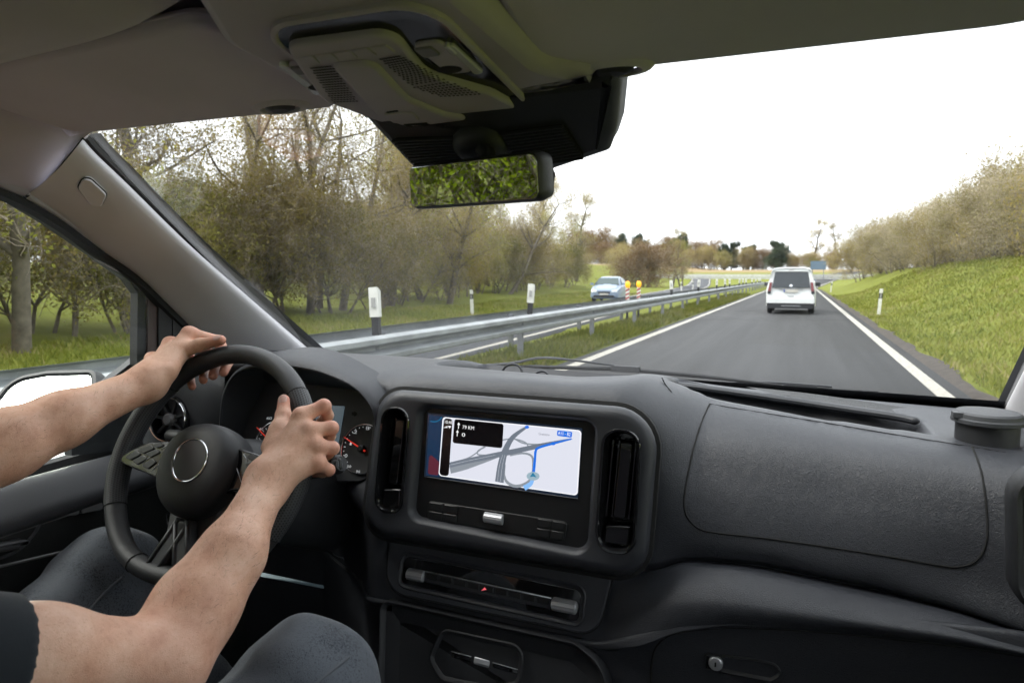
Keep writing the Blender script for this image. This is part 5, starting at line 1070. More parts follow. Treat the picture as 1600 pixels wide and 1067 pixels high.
# ---- lower console with toggle switches
lp = rquad(HQ((597, 936), (900, 1004), (948, 1045), (945, 1180), (590, 1150)), [.016, .035, .05, .02, .02], 7, 4)
lo = ring_loft('lower_console', HP, [(offset2(lp, -.004), -.02), (offset2(lp, -.002), .003), (lp, .0055), (offset2(lp, .004), .004), (offset2(lp, .007), -.004), (offset2(lp, .03), -.010)], M_trimblk, dash, False, True)
LB = Plane(HP.p0 - HN * .006, unit((0, -1, .1)))
lbw = rquad([LB.px(*p) for p in ((700, 975), (828, 1002), (826, 1062), (775, 1066), (706, 1052), (682, 1020))], .022, 7, 3)
ring_loft('switch_well', HP, [(lbw, -.002), (offset2(lbw, .002), .0005), (offset2(lbw, .005), -.0005), (offset2(lbw, .008), -.003)], M_trimblk, lo, False, False)
def sroll(a_px, b_px, rad, nm, m):
    a = LB.P(LB.px(*a_px), .012); b = LB.P(LB.px(*b_px), .012); t = unit(b - a); up_ = LB.n; sd_ = np.cross(t, up_); n_ = 20
    MB().rings([[a + (b - a) * u_ + rad * s * (1 - (.06 if k % 2 else 0)) * (up_ * math.cos(2 * math.pi * k / n_) + sd_ * math.sin(2 * math.pi * k / n_)) for k in range(n_)] for u_, s in ((0, .6), (.05, .95), (.1, 1), (.9, 1), (.95, .95), (1, .6))]).build(nm, m, lo, True, 25)
sroll((713, 1015), (746, 1024), .0095, 'toggle_switch', M_gloss); sroll((748, 1024), (774, 1031), .0105, 'toggle_roller', M_alu); sroll((776, 1031), (819, 1043), .0095, 'toggle_switch', M_gloss)
for a_, b_ in (((714, 1009), (745, 1017)), ((778, 1026), (818, 1037)), ((716, 1020), (744, 1028)), ((778, 1040), (815, 1050))): MB().tube([LB.P(LB.px(*a_), .0205), LB.P(LB.px(*b_), .0205)], .0007, 5).build('switch_edge', M_alu, lo, True)

# ------------------------------------------------------------------ instrument cluster
IPn = unit((0, -.93, .36)); IP = Plane(onY(565, 700, 1.01), IPn)
ic = empty('instrument_cluster', IP.p0); tag(ic, 'instrument cluster with two dials and a grey display behind the steering wheel', 'instrument cluster')
arch = [(343, 700), (346, 660), (352, 618), (368, 588), (395, 574), (430, 571), (470, 575), (507, 584), (552, 604), (577, 629), (588, 655), (590, 700), (575, 760)]
A0 = catmull([onY(x, y, .965) for x, y in arch], 50); cen = A0.mean(0)
ao = A0 + (A0 - cen) / np.linalg.norm(A0 - cen, axis=1, keepdims=True) * .016 + np.array([0, .012, 0]); ao2 = A0 + (A0 - cen) / np.linalg.norm(A0 - cen, axis=1, keepdims=True) * .03 + np.array([0, .06, 0])
ai = A0 + np.array([0, .03, -.002]) - (A0 - cen) * .03; ai2 = A0 + np.array([0, .095, -.008]) - (A0 - cen) * .07
grid('hood', [list(ao2), list(ao), list(A0 + np.array([0, -.004, .004])), list(A0), list(ai), list(ai2)], M_dash, ic, nu=70, nv=5)
MB().tube(list(A0 + np.array([0, -.002, 0])), .0014, 5).build('hood_trim', M_bezel, ic, True)
IQ = lambda *p: [IP.px(*q_) for q_ in p]
slab('cluster_plate', IP, rquad(IQ((330, 560), (600, 575), (600, 735), (560, 752), (520, 752), (330, 735)), .01, 5, 3), -.02, -.004, M_clus, ic, .002)
slab('trip_display', IP, rquad(IQ((452, 630), (537, 634), (520, 735), (452, 725)), .002, 3, 2), -.006, -.002, mat('lcd_grey', (.05, .065, .08), .15, spec=.5, emit=(.14, .19, .22), es=.16), ic, .0008)
def gauge(cx_, cy_, sc_, marks, needle_px, n0):
    q = IP.px(cx_, cy_); r_g = .042 * sc_
    MB().rings([[IP.P(q + r_g * s * np.array([math.cos(a), math.sin(a)]), h) for a in np.arange(48) * 2 * math.pi / 48] for s, h in ((1, -.004), (1, -.001), (.96, -.0015), (.3, -.0018))]).build('dial', M_gauge, ic, True, 40)
    MB().tube([IP.P(q + r_g * np.array([math.cos(a), math.sin(a)]), .0002) for a in np.arange(60) * 2 * math.pi / 60], .0011, 6, closed=True).build('dial_ring', M_chrome, ic, True)
    mk = MB()
    for k in range(25):
        a = R_(225 - k * 270 / 24); L_ = .10 if k % 4 == 0 else .05; d = np.array([math.cos(a), math.sin(a)]); t = np.array([-d[1], d[0]]) * .0006
        mk.add([IP.P(q + d * r_g * (.92) + t, -.0006), IP.P(q + d * r_g * .92 - t, -.0006), IP.P(q + d * r_g * (.92 - L_) - t, -.0006), IP.P(q + d * r_g * (.92 - L_) + t, -.0006)], [(0, 1, 2, 3)])
    o_ = mk.build('dial_marks', M_mark, ic); o_['kind'] = 'stuff'
    nd = IP.px(*needle_px); d = unit(nd - q); t = np.array([-d[1], d[0]])
    MB().rings([[IP.P(q - d * .010 + t * s * .0016, h) for s, h in ((-1, .003), (1, .003), (1, .0045), (-1, .0045))], [IP.P(nd + t * s * .0006, h) for s, h in ((-1, .003), (1, .003), (1, .004), (-1, .004))]]).build('needle', M_needle, ic)
    MB().rings([[IP.P(q + .0065 * s * np.array([math.cos(a), math.sin(a)]), h) for a in np.arange(20) * 2 * math.pi / 20] for s, h in ((1, .0), (1, .006), (.6, .0075))]).build('needle_cap', M_gauge, ic, True, 40)
    return q, r_g
gauge(566, 701, 1.06, 0, (539, 683), 0); gauge(428, 694, 1.06, 0, (403, 668), 0)
for s_, p_, w_, h_ in (('0', (538, 714), 4, .006), ('1', (540, 694), 3, .006), ('2', (552, 677), 5, .006), ('3', (571, 671), 5, .006), ('50', (542, 730), 6, .0042), ('90', (556, 738), 6, .0042)):
    text(s_, IP, p_, (p_[0] + w_, p_[1] + .5), h_, M_mark, ic, .0002, 'dial_number')
for s_, p_, w_, h_ in (('60', (416, 655), 8, .005), ('40', (404, 672), 7, .005), ('20', (400, 690), 7, .005)): text(s_, IP, p_, (p_[0] + w_, p_[1] + .4), h_, M_mark, ic, .0002, 'dial_number')
slab('indicator_lamp', IP, IQ((548, 643), (552, 643), (552, 641), (557, 645.5), (552, 650), (552, 648), (548, 648)), -.004, -.003, M_hole, ic, .0002, 2)
# ---- left end of the dashboard with a round vent
le = [[onY(x, y, Y) for x, y, Y in r] for r in ([(205, 560, 1.06), (260, 556, 1.06), (330, 560, 1.05), (352, 575, 1.0)], [(205, 600, 1.0), (258, 592, .99), (318, 590, .985), (350, 612, .985)], [(212, 660, .98), (258, 660, .975), (310, 660, .972), (344, 680, .985)], [(220, 740, .985), (258, 745, .985), (305, 745, .99), (342, 760, 1.0)], [(225, 830, 1.05), (258, 840, 1.05), (305, 840, 1.05), (342, 850, 1.05)])]
grid('dash_end', le, M_dash, dash, nu=30, nv=8)
seam('end_joint', [(318, 600), (314, 640), (305, 690)], .001, 10)
RV = Plane(onY(266, 655, .966), unit((.12, -1, .16))); q = RV.px(266, 655)
def rring(rr_, h, n=40): return [RV.P(q + rr_ * np.array([math.cos(a), math.sin(a)]), h) for a in np.arange(n) * 2 * math.pi / n]
rv = MB().rings([rring(.047, -.01), rring(.047, .006), rring(.044, .010), rring(.041, .006), rring(.040, -.012), rring(.03, -.02)], False, True).build('round_vent', M_gloss, dash, True, 50)
MB().tube(rring(.0425, .0095), .0014, 6, closed=True).build('vent_ring', M_chrome, rv, True)
for k in range(7):
    a = R_(20 + k * 51.4); d = np.array([math.cos(a), math.sin(a)]); t = np.array([-d[1], d[0]]); MB().rings([[RV.P(q + d * .012 + t * s * .003, h) for s, h in ((-1, -.008), (1, -.008), (1, .002), (-1, .002))], [RV.P(q + d * .039 + t * s * .002, h) for s, h in ((-1, -.008), (1, -.008), (1, .002), (-1, .002))]]).build('vent_spoke', M_trimblk, rv)
MB().rings([rring(.012, -.01, 24), rring(.012, .006, 24), rring(.009, .010, 24), rring(.004, .0105, 24)]).build('vent_hub', M_greybtn, rv, True, 40)
# ---- driver side lower: ignition bezel, knee trim with bright strip
KP = Plane(onY(520, 840, 1.0), unit((-.3, -1, .1))); q2 = KP.px(528, 848)
MB().tube([KP.P(KP.px(*p), .002) for p in catmull([(534, 830), (520, 832), (517, 848), (522, 866), (538, 872)], 16)], .0016, 5).build('ignition_rim', M_bezel, dash, True)
MB().rings([[V3(onY(*p, Y)) for p, Y in zip([(405, 893), (505, 914), (506, 919), (405, 900)], [.86, .86, .855, .855])], [V3(onY(*p, Y)) for p, Y in zip([(405, 893), (505, 914), (506, 919), (405, 900)], [.90, .90, .895, .895])]]).build('knee_trim_strip', mat('trim_strip', (.10, .14, .16), .3, .4), dash)
# ------------------------------------------------------------------ steering wheel
WC = V3((-.8304, .7636, 1.1867)); WT = .4705; wa = V3((1, 0, 0)); wb = V3((0, math.sin(WT), math.cos(WT))); wn = V3((0, -math.cos(WT), math.sin(WT))); WR = .178
def er(deg): return math.cos(R_(deg)) * wa + math.sin(R_(deg)) * wb
def rim(deg, dn=0., dr=0.):
    k = abs(((deg + 90) + 180) % 360 - 180); fl = WR if k > 40 else WR - .010 * (1 + math.cos(math.pi * k / 40)) / 2
    return WC + (fl + dr) * er(deg) + wn * dn
sw = empty('steering_wheel', WC); sw['kind'] = 'thing'; tag(sw, 'black leather flat hub steering wheel with perforated grips, held by the driver', 'steering wheel')
M_wleather = leather('wheel_leather', (.030, .031, .034), .46, 700, .0004)
def perf_leather():
    m, t, b = nodes('perforated_leather'); setin(b, base=(.03, .031, .034), rough=.5, spec=.4); v = texco(t)
    at_ = t.nodes.new('ShaderNodeUVMap'); mp_ = t.nodes.new('ShaderNodeMapping'); t.links.new(at_.outputs['UV'], mp_.inputs['Vector'])
    sx = t.nodes.new('ShaderNodeSeparateXYZ'); t.links.new(mp_.outputs['Vector'], sx.inputs[0])
    def M2(op, a, b_=None):
        n_ = t.nodes.new('ShaderNodeMath'); n_.operation = op
        for i, q_ in enumerate((a, b_)):
            if q_ is None: continue
            if isinstance(q_, (int, float)): n_.inputs[i].default_value = q_
            else: t.links.new(q_, n_.inputs[i])
        return n_.outputs[0]
    row = M2('FLOOR', sx.outputs['Y']); odd = M2('MULTIPLY', M2('MODULO', row, 2.0), .5); fx = M2('SUBTRACT', M2('FRACT', M2('ADD', sx.outputs['X'], odd)), .5); fy = M2('SUBTRACT', M2('FRACT', sx.outputs['Y']), .5)
    d = M2('SQRT', M2('ADD', M2('MULTIPLY', fx, fx), M2('MULTIPLY', fy, fy))); hole = M2('LESS_THAN', d, .30)
    mx_ = t.nodes.new('ShaderNodeMix'); mx_.data_type = 'RGBA'; t.links.new(hole, mx_.inputs['Factor']); mx_.inputs['A'].default_value = (.05, .052, .056, 1); mx_.inputs['B'].default_value = (.004, .004, .004, 1); t.links.new(mx_.outputs['Result'], b.inputs['Base Color'])
    bump(t, b, M2('MINIMUM', d, .4), .6, .0012); return m
M_perf = perf_leather()
def rim_seg(name, d0, d1, rn, rr, m, step=2.5, bulge=0, uv=False, parent=None):
    n_ = max(3, int(abs(d1 - d0) / step)); ds = np.linspace(d0, d1, n_ + 1); k = 22; R = []
    for i, d in enumerate(ds):
        e = er(d); c = rim(d); s = 1 + bulge * math.sin(math.pi * i / n_); R.append([c + wn * rn * s * math.cos(q_) + e * rr * s * math.sin(q_) for q_ in np.arange(k) * 2 * math.pi / k])
    o = MB().rings(R, True, True).build(name, m, parent or sw, True, 60, rec=False)
    if uv:
        ul = o.data.uv_layers.new(name='UVMap'); L_ = [l.vertex_index for l in o.data.loops]
        ui = []
        for p in o.data.polygons:
            ids = [o.data.loops[li].vertex_index for li in p.loop_indices]; seam_ = max(i_ % k for i_ in ids) - min(i_ % k for i_ in ids) > k / 2
            for li in p.loop_indices:
                vi = o.data.loops[li].vertex_index; a_ = vi % k
                if seam_ and a_ < k / 2: a_ += k
                ul.data[li].uv = ((vi // k) * R_(step) * WR / .0038, a_ * (2 * math.pi * rr / k) / .0038)
    return o
rim_seg('rim', 0, 360, .0165, .0152, M_wleather, 2.5)
rim_seg('grip', 138, 209, .0172, .0159, M_perf, 2.0, .05, True); rim_seg('grip', -29, 42, .0172, .0159, M_perf, 2.0, .05, True)
for d in (138, 209, 42, -29, 246, 294): MB().tube([rim(d) + wn * .0168 * math.cos(q_) + er(d) * .0155 * math.sin(q_) for q_ in np.arange(20) * math.pi / 10], .0011, 5, closed=True).build('rim_seam', M_seam, sw, True)
rim_seg('lower_trim', 248, 292, .0170, .0157, M_trimblk, 2.5)
# hub: soft dome with a plain badge
WP = Plane(WC, wn, up=wb)
WQ = lambda h, *p: [Plane(WC + wn * h, wn, up=wb).px(*q_) for q_ in p]
def hub_ring(s, h, c=(0, -.008)):
    pts = []
    for q_ in np.arange(44) * 2 * math.pi / 44:
        cx_, sy_ = math.cos(q_), math.sin(q_); w_ = .0735 * s * (1 - .10 * max(0, -sy_) ** 2); h_ = (.066 if sy_ > 0 else .078) * s
        pts.append(WC + wa * (c[0] + w_ * np.sign(cx_) * abs(cx_) ** .9) + wb * (c[1] + h_ * np.sign(sy_) * abs(sy_) ** .95) + wn * h)
    return pts
hub = MB().rings([hub_ring(.92, -.03), hub_ring(.98, -.012), hub_ring(1.0, .004), hub_ring(.985, .016), hub_ring(.93, .025), hub_ring(.82, .031), hub_ring(.66, .0345), hub_ring(.5, .0352), hub_ring(.2, .0355)]).build('hub', leather('hub_pad', (.027, .028, .031), .5, 900, .0003), sw, True, 70)
BP = Plane(WC + wn * .0352 + wb * .0, wn, up=wb)
def bring(r0, h): return [BP.P(np.array([r0 * math.cos(q_), r0 * math.sin(q_)]) + np.array([0.002, -.004]), h) for q_ in np.arange(48) * 2 * math.pi / 48]
MB().rings([bring(.0335, -.004), bring(.0335, .0012), bring(.0325, .0022), bring(.031, .0018), bring(.0303, .0004)], False, False).build('badge_ring', M_chrome, hub, True, 50)
MB().rings([bring(.0305, -.002), bring(.0305, .0006), bring(.02, .0008)]).build('badge', mat('badge_grey', (.055, .057, .062), .38), hub, True, 50)
# side spokes with key pads
for s in (1, -1):
    if s == 1: c = WQ(.012, (181, 717), (205, 702), (232, 690), (310, 686), (310, 772), (262, 768), (246, 748), (225, 738), (196, 727))
    spk = [np.array([p[0] * s, p[1]]) for p in c]; spk = spk if s == 1 else spk[::-1]
    Q12 = Plane(WC + wn * .012, wn, up=wb); o = rquad(spk, [.004, .02, .02, .01, .01, .02, .02, .02, .012] if s == 1 else [.012, .02, .02, .02, .01, .01, .02, .02, .004], 4, 3)
    sp_ = slab('spoke', Q12, o, -.024, .0, M_gloss, sw, .003)
    MB().tube([Q12.P(p, -.0005) for p in offset2(o, .002)], .0007, 5, closed=True).build('spoke_edge', M_trimblk, sp_, True)
    for kp in ([(196, 714), (214, 704), (222, 710), (205, 719)], [(216, 703), (236, 695), (243, 701), (225, 709)], [(207, 720), (224, 711), (233, 716), (216, 726)], [(227, 709), (245, 702), (252, 707), (236, 715)], [(238, 694), (252, 691), (258, 697), (246, 700)], [(222, 727), (238, 717), (246, 722), (232, 733)]):
        kq = [np.array([p[0] * s, p[1]]) for p in WQ(.012, *kp)]; kq = kq if s == 1 else kq[::-1]; slab('key', Q12, rquad(kq, .002, 3, 2), -.001, .0022, M_btn, sp_, .0009, 2)
    for lp_ in ([(222, 724), (237, 712)], [(252, 702), (263, 694)], [(238, 735), (271, 705)]):
        lq = [Q12.P(np.array([p[0] * s, p[1]]), .0004) for p in WQ(.012, *lp_)]; MB().tube(lq, .0006, 5).build('key_trim', M_alu, sp_, True)
# lower twin spokes
for s in (1, -1):
    a0 = [(279, 808), (300, 822), (246, 902), (228, 882)]
    c = [np.array([p[0] * s, p[1]]) for p in WQ(.006, *a0)]; c = c if s == 1 else c[::-1]; Q6 = Plane(WC + wn * .006, wn, up=wb)
    ls = slab('lower_spoke', Q6, rquad(c, .004, 4, 3), -.02, .004, M_bezel, sw, .003)
    for u_ in (.16, .84):
        p0, p1 = (np.array([p[0] * s, p[1]]) for p in WQ(.006, L2(a0[0], a0[1], u_), L2(a0[3], a0[2], u_))); MB().tube([Q6.P(p0, .003), Q6.P(p1, .003)], .004, 8).build('spoke_rib', M_bezel, ls, True)
slab('lower_cover', Plane(WC + wn * .0, wn, up=wb), rquad([np.array(p) for p in ((-.05, -.06), (.05, -.06), (.028, -.165), (-.028, -.165))], .01, 5, 3), -.03, -.004, M_trimblk, sw, .004)
# ------------------------------------------------------------------ column and stalks
colm = empty('steering_column', WC - wn * .1); tag(colm, 'dark steering column shroud with indicator and wiper stalks behind the wheel', 'steering column', kind='thing')
R = []
for d, w_, hh in ((.03, .052, .05), (.05, .062, .062), (.09, .066, .072), (.20, .07, .085), (.32, .07, .085)):
    R.append([WC - wn * d + wa * w_ * math.copysign(abs(math.cos(q_)) ** .7, math.cos(q_)) + wb * (hh * math.copysign(abs(math.sin(q_)) ** .7, math.sin(q_)) - .012) for q_ in np.arange(32) * 2 * math.pi / 32])
MB().rings(R).build('shroud', M_trimblk, colm, True, 60)
KQ = Plane(V3(onY(270, 812, .80)), unit((-.1, -1, .2))); kq = KQ.px(270, 812)
MB().tube([KQ.P(KQ.px(*p)) for p in catmull([(262, 803), (264, 818), (276, 824), (284, 816)], 14)], .0022, 6).build('lever_edge', M_chrome, colm, True)
def stalk(px0, px1, Y0, Y1, rad, label):
    a, b = V3(onY(*px0, Y0)), V3(onY(*px1, Y1)); P_ = [a, a + (b - a) * .45, a + (b - a) * .5, a + (b - a) * .95, b]; o = MB().tube(P_, [rad * .75, rad * .8, rad, rad * 1.05, rad * .8], 14).build('stalk', M_trimblk, colm, True, 40); return o, a, b
stalk((330, 690), (263, 680), .80, .80, .0105, ''); so_, a, b = stalk((440, 745), (534, 724), .83, .80, .0135, '')
SQn = Plane(b, unit(_c - b)); slab('stalk_button', SQn, rquad([SQn.px(*p) for p in [(514, 716), (534, 715), (536, 734), (516, 737)]], .005, 5, 2), -.018, .004, M_btn, colm, .003); slab('stalk_key', SQn, rquad([SQn.px(*p) for p in [(517, 719), (529, 718), (530, 730), (518, 732)]], .003, 4, 2), .002, .0055, M_doorpl, colm, .0012)
# ================================================================== DRIVER
def cap(P, a, b, ra, rb):
    a = np.asarray(a, np.float32); b = np.asarray(b, np.float32); ab = b - a; h = np.clip(((P - a) @ ab) / max(float(ab @ ab), 1e-12), 0, 1)
    return np.linalg.norm(P - a - h[..., None] * ab, axis=-1) - (ra + (rb - ra) * h)
def ell(P, c, r, M=None):
    Q_ = P - np.asarray(c, np.float32)
    if M is not None: Q_ = Q_ @ np.asarray(M, np.float32).T
    r = np.asarray(r, np.float32); k0 = np.linalg.norm(Q_ / r, axis=-1); k1 = np.linalg.norm(Q_ / (r * r), axis=-1); return k0 * (k0 - 1) / np.maximum(k1, 1e-6)
def smin(a, b, k):
    h = np.maximum(k - np.abs(a - b), 0) / k; return np.minimum(a, b) - h * h * k * .25
def sdf_mesh(fn, lo, hi, vox, coarse=.03):
    """surface nets on a sparse lattice; fn(P) -> signed distance"""
    lo = np.array(lo, float); n = np.ceil((np.array(hi) - lo) / vox).astype(int) + 1; B_ = max(4, int(round(coarse / vox))); nb = -(-n // B_); N_ = nb * B_ + 1
    D = np.ones(N_, np.float32)
    bi = np.stack(np.meshgrid(*[np.arange(k) for k in nb], indexing='ij'), -1).reshape(-1, 3); cen = (lo + (bi + .5) * B_ * vox).astype(np.float32); d0 = fn(cen); rad = B_ * vox * .95 + .004
    for b in bi[d0 < -rad]: D[b[0] * B_:(b[0] + 1) * B_ + 1, b[1] * B_:(b[1] + 1) * B_ + 1, b[2] * B_:(b[2] + 1) * B_ + 1] = -1
    loc = np.stack(np.meshgrid(*[np.arange(B_ + 1)] * 3, indexing='ij'), -1).reshape(-1, 3)
    act = bi[np.abs(d0) <= rad]
    for k in range(0, len(act), 24):
        ch = act[k:k + 24]; I = (ch[:, None, :] * B_ + loc[None]).reshape(-1, 3); D[I[:, 0], I[:, 1], I[:, 2]] = fn((lo + I * vox).astype(np.float32))
    s = D < 0; c = np.zeros(tuple(np.array(s.shape) - 1), np.int8)
    for i in (0, 1):
        for j in (0, 1):
            for k in (0, 1): c += s[i:s.shape[0] - 1 + i, j:s.shape[1] - 1 + j, k:s.shape[2] - 1 + k]
    cells = np.argwhere((c > 0) & (c < 8)); idm = np.full(c.shape, -1, np.int32); idm[tuple(cells.T)] = np.arange(len(cells))
    acc = np.zeros((len(cells), 3)); cnt = np.zeros(len(cells)); off = [np.array((i, j, k)) for i in (0, 1) for j in (0, 1) for k in (0, 1)]
    for x in off:
        for ax in range(3):
            if x[ax]: continue
            y = x.copy(); y[ax] = 1; a = D[tuple((cells + x).T)]; b = D[tuple((cells + y).T)]; m = (a < 0) != (b < 0); t = np.where(m, a / np.where(m, a - b, 1), 0)
            p = x + np.eye(3)[ax] * t[:, None]; acc += p * m[:, None]; cnt += m
    v = lo + (cells + acc / cnt[:, None]) * vox; F = []
    for ax in range(3):
        sl0 = [slice(None)] * 3; sl1 = [slice(None)] * 3; sl0[ax] = slice(0, -1); sl1[ax] = slice(1, None); e = np.argwhere(s[tuple(sl0)] != s[tuple(sl1)]); b1, b2 = (ax + 1) % 3, (ax + 2) % 3
        e = e[(e[:, b1] > 0) & (e[:, b2] > 0) & (e[:, b1] < c.shape[b1]) & (e[:, b2] < c.shape[b2])]
        u1 = np.eye(3, dtype=int)[b1]; u2 = np.eye(3, dtype=int)[b2]; q4 = np.stack([idm[tuple((e - u1 - u2).T)], idm[tuple((e - u2).T)], idm[tuple(e.T)], idm[tuple((e - u1).T)]], 1)
        ins = s[tuple(e.T)]; q4[~ins] = q4[~ins][:, ::-1]; F.append(q4[(q4 >= 0).all(1)])
    return v, np.concatenate(F)
SH_R, SH_L = V3((-.64, .22, 1.195)), V3((-1.0, .235, 1.215)); HIPC = V3((-.83, .20, .80))
EL_R = _c + ray(258, 1030) * .725; WR_R = V3(onY(418, 754, .70)); EL_L = V3((-.968, .492, 1.232)); WR_L = V3(onY(229, 599, .752))
def ph(deg, phi, r): return rim(deg) + r * (wn * math.cos(R_(phi)) + er(deg) * math.sin(R_(phi)))     # a point round the rim's tube: phi 0 driver side, 90 outer, 180 far side, 270 inner
# right hand: (wheel angle, angle round the tube, distance) for MCP, PIP, DIP, tip
RH = {'i': [ph(23.5, 28, .040), ph(26.5, 68, .050), ph(26.5, 110, .034), ph(26, 170, .0265)],
      'm': [ph(16.5, 42, .047), ph(17.8, 76, .054), ph(17.8, 117, .034), ph(17.5, 175, .0265)],
      'r': [ph(10.5, 54, .050), ph(10.8, 82, .053), ph(10.5, 122, .033), ph(10, 178, .0262)],
      'p': [ph(4.5, 62, .049), ph(3.4, 90, .047), ph(3.2, 128, .030), ph(3, 176, .0255)]}
RT = [ph(11, 328, .046), ph(20.5, 332, .040), ph(29, 331, .032), ph(37.5, 338, .0280)]
LH = {'i': [ph(117, 64, .052), ph(110, 108, .040), ph(107, 172, .0275), ph(105.5, 240, .0268)],
      'm': [ph(127, 64, .053), ph(118, 108, .041), ph(115, 172, .0275), ph(113, 242, .0270)],
      'r': [ph(137, 62, .050), ph(127, 106, .040), ph(123, 172, .027), ph(120.5, 240, .0265)],
      'p': [ph(146, 58, .046), ph(136, 104, .036), ph(132, 170, .0258), ph(130, 228, .0255)]}
LT = [WR_L + .42 * (LH['i'][0] - WR_L) + V3((.018, -.012, -.012)), ph(121.5, 30, .034), ph(111, 34, .0300), ph(100, 42, .0272)]
FR = {'i': (.0112, .0098, .0088, .0074), 'm': (.0114, .0100, .0089, .0075), 'r': (.0108, .0094, .0084, .0071), 'p': (.0098, .0082, .0074, .0064)}
def hand(P, W, E, fing, th, dors):
    """dors: direction of the back of the hand"""
    pm = None
    for k, f_ in fing.items():
        d = cap(P, W + .16 * (f_[0] - W), f_[0], .0155, .0122 if k != 'p' else .0115); pm = d if pm is None else smin(pm, d, .014)
    cm = (fing['m'][0] + fing['r'][0] + W) / 3
    pm = smin(pm, cap(P, W, .55 * W + .45 * (fing['r'][0]), .024, .017), .015)
    pm = smin(pm, cap(P, W + .1 * (th[1] - W), th[1], .0165, .0125), .014)          # ball of the thumb
    for k, f_ in fing.items():                                                     # knuckles and tendons on the back
        pm = smin(pm, cap(P, f_[0] + dors * .0035, f_[0] + dors * .0035, .0098, .0098), .006)
        pm = smin(pm, cap(P, f_[0] + dors * .0095, .45 * f_[0] + .55 * W + dors * .0100, .0022, .0016), .007)
    for a_, b_, c_ in (('i', 'm', .35), ('m', 'r', .5), ('r', 'p', .4)):            # veins between the tendons
        v0 = .5 * fing[a_][0] + .5 * fing[b_][0] + dors * .0115 - (.5 * fing[a_][0] + .5 * fing[b_][0] - W) * .12; v1 = c_ * v0 + (1 - c_) * W + dors * .011; pm = smin(pm, cap(P, v0, v1, .0016, .0022), .005)
    d = pm
    allf = None
    for k, f_ in fing.items():
        r4 = FR[k]; fd = cap(P, f_[0], f_[1], r4[0], r4[1]); fd = smin(fd, cap(P, f_[1], f_[2], r4[1] * .98, r4[2]), .004); fd = smin(fd, cap(P, f_[2], f_[3], r4[2] * .98, r4[3]), .004)
        fd = smin(fd, cap(P, f_[1], f_[1], r4[1] * 1.05, r4[1] * 1.05), .003)
        allf = fd if allf is None else smin(allf, fd, .0022)
    td = cap(P, th[0], th[1], .0165, .0128); td = smin(td, cap(P, th[1], th[2], .0122, .0108), .006); td = smin(td, cap(P, th[2], th[3], .0106, .0086), .004); td = smin(td, cap(P, th[2], th[2], .0114, .0114), .003)
    d = smin(d, allf, .0075); return smin(d, td, .008)
def arm(P, S_, E, W, out_):
    ax_ = unit(W - E)
    d = cap(P, S_, .45 * S_ + .55 * E, .052, .047); d = smin(d, cap(P, .45 * S_ + .55 * E, E, .046, .038), .03)
    md = .48 * E + .52 * W + V3((.010, .0, .003)) * (1 if E[0] > -.8 else 0)
    d = smin(d, cap(P, E, E + ax_ * .065, .039, .0430), .035); d = smin(d, cap(P, E + ax_ * .06, md, .0430, .0350), .03); d = smin(d, cap(P, md, W, .0345, .0262), .03)
    d = smin(d, cap(P, E - ax_ * .004 + out_ * .012, E - ax_ * .004 + out_ * .012, .026, .026), .03)
    # the wrist is wider than it is deep
    return d
def wristpad(P, W, H_, side): return smin(cap(P, W + side * .011, W - side * .011, .0215, .0215), cap(P, W, W + .3 * (H_ - W), .023, .020), .012)
dR = unit(np.cross(RH['i'][0] - RH['p'][0], WR_R - RH['m'][0])); dR = dR if dR @ (_c - RH['m'][0]) > 0 else -dR
dL = unit(np.cross(LH['i'][0] - LH['p'][0], WR_L - LH['m'][0])); dL = dL if dL[2] > 0 else -dL
sR = unit(RH['i'][0] - RH['p'][0]); sL = unit(LH['i'][0] - LH['p'][0])
NECK = V3((-.825, .13, 1.35)); HEAD = V3((-.825, .12, 1.51))
def near(P, c, r, fn):                       # exact only inside a ball, a safe lower bound outside
    q_ = np.linalg.norm(P - np.asarray(c, np.float32), axis=-1) - r; d = q_ + .012; m = q_ < .045
    if m.any(): d = d.copy(); d[m] = fn(P[m])
    return d
def limb(P, S_, E, W, H_, T_, dors, side, out_):
    hc = .45 * W + .55 * H_['m'][1]
    a = near(P, .5 * E + .5 * W, .21, lambda p: smin(arm(p, S_, E, W, out_), wristpad(p, W, H_['m'][0], side), .018))
    u_ = near(P, .5 * S_ + .5 * E, .21, lambda p: arm(p, S_, E, W, out_))
    a = np.minimum(a, u_); return smin(a, near(P, hc, .125, lambda p: hand(p, W, E, H_, T_, dors)), .014)
def head_fn(P):
    h = ell(P, HEAD + V3((0, -.005, .03)), (.076, .096, .10)); h = smin(h, ell(P, HEAD + V3((0, .035, -.06)), (.055, .058, .06)), .04); h = smin(h, cap(P, HEAD + V3((0, .095, .012)), HEAD + V3((0, .112, -.028)), .008, .013), .012)
    for s_ in (-1, 1):
        h = smin(h, ell(P, HEAD + V3((s_ * .078, -.005, -.012)), (.010, .022, .032)), .006); h = np.maximum(h, -ell(P, HEAD + V3((s_ * .033, .092, .008)), (.014, .010, .008)) * .6); h = smin(h, ell(P, HEAD + V3((s_ * .033, .082, .007)), (.011, .010, .010)), .003)
    return smin(h, ell(P, HEAD + V3((0, .082, -.062)), (.024, .012, .006)), .006)
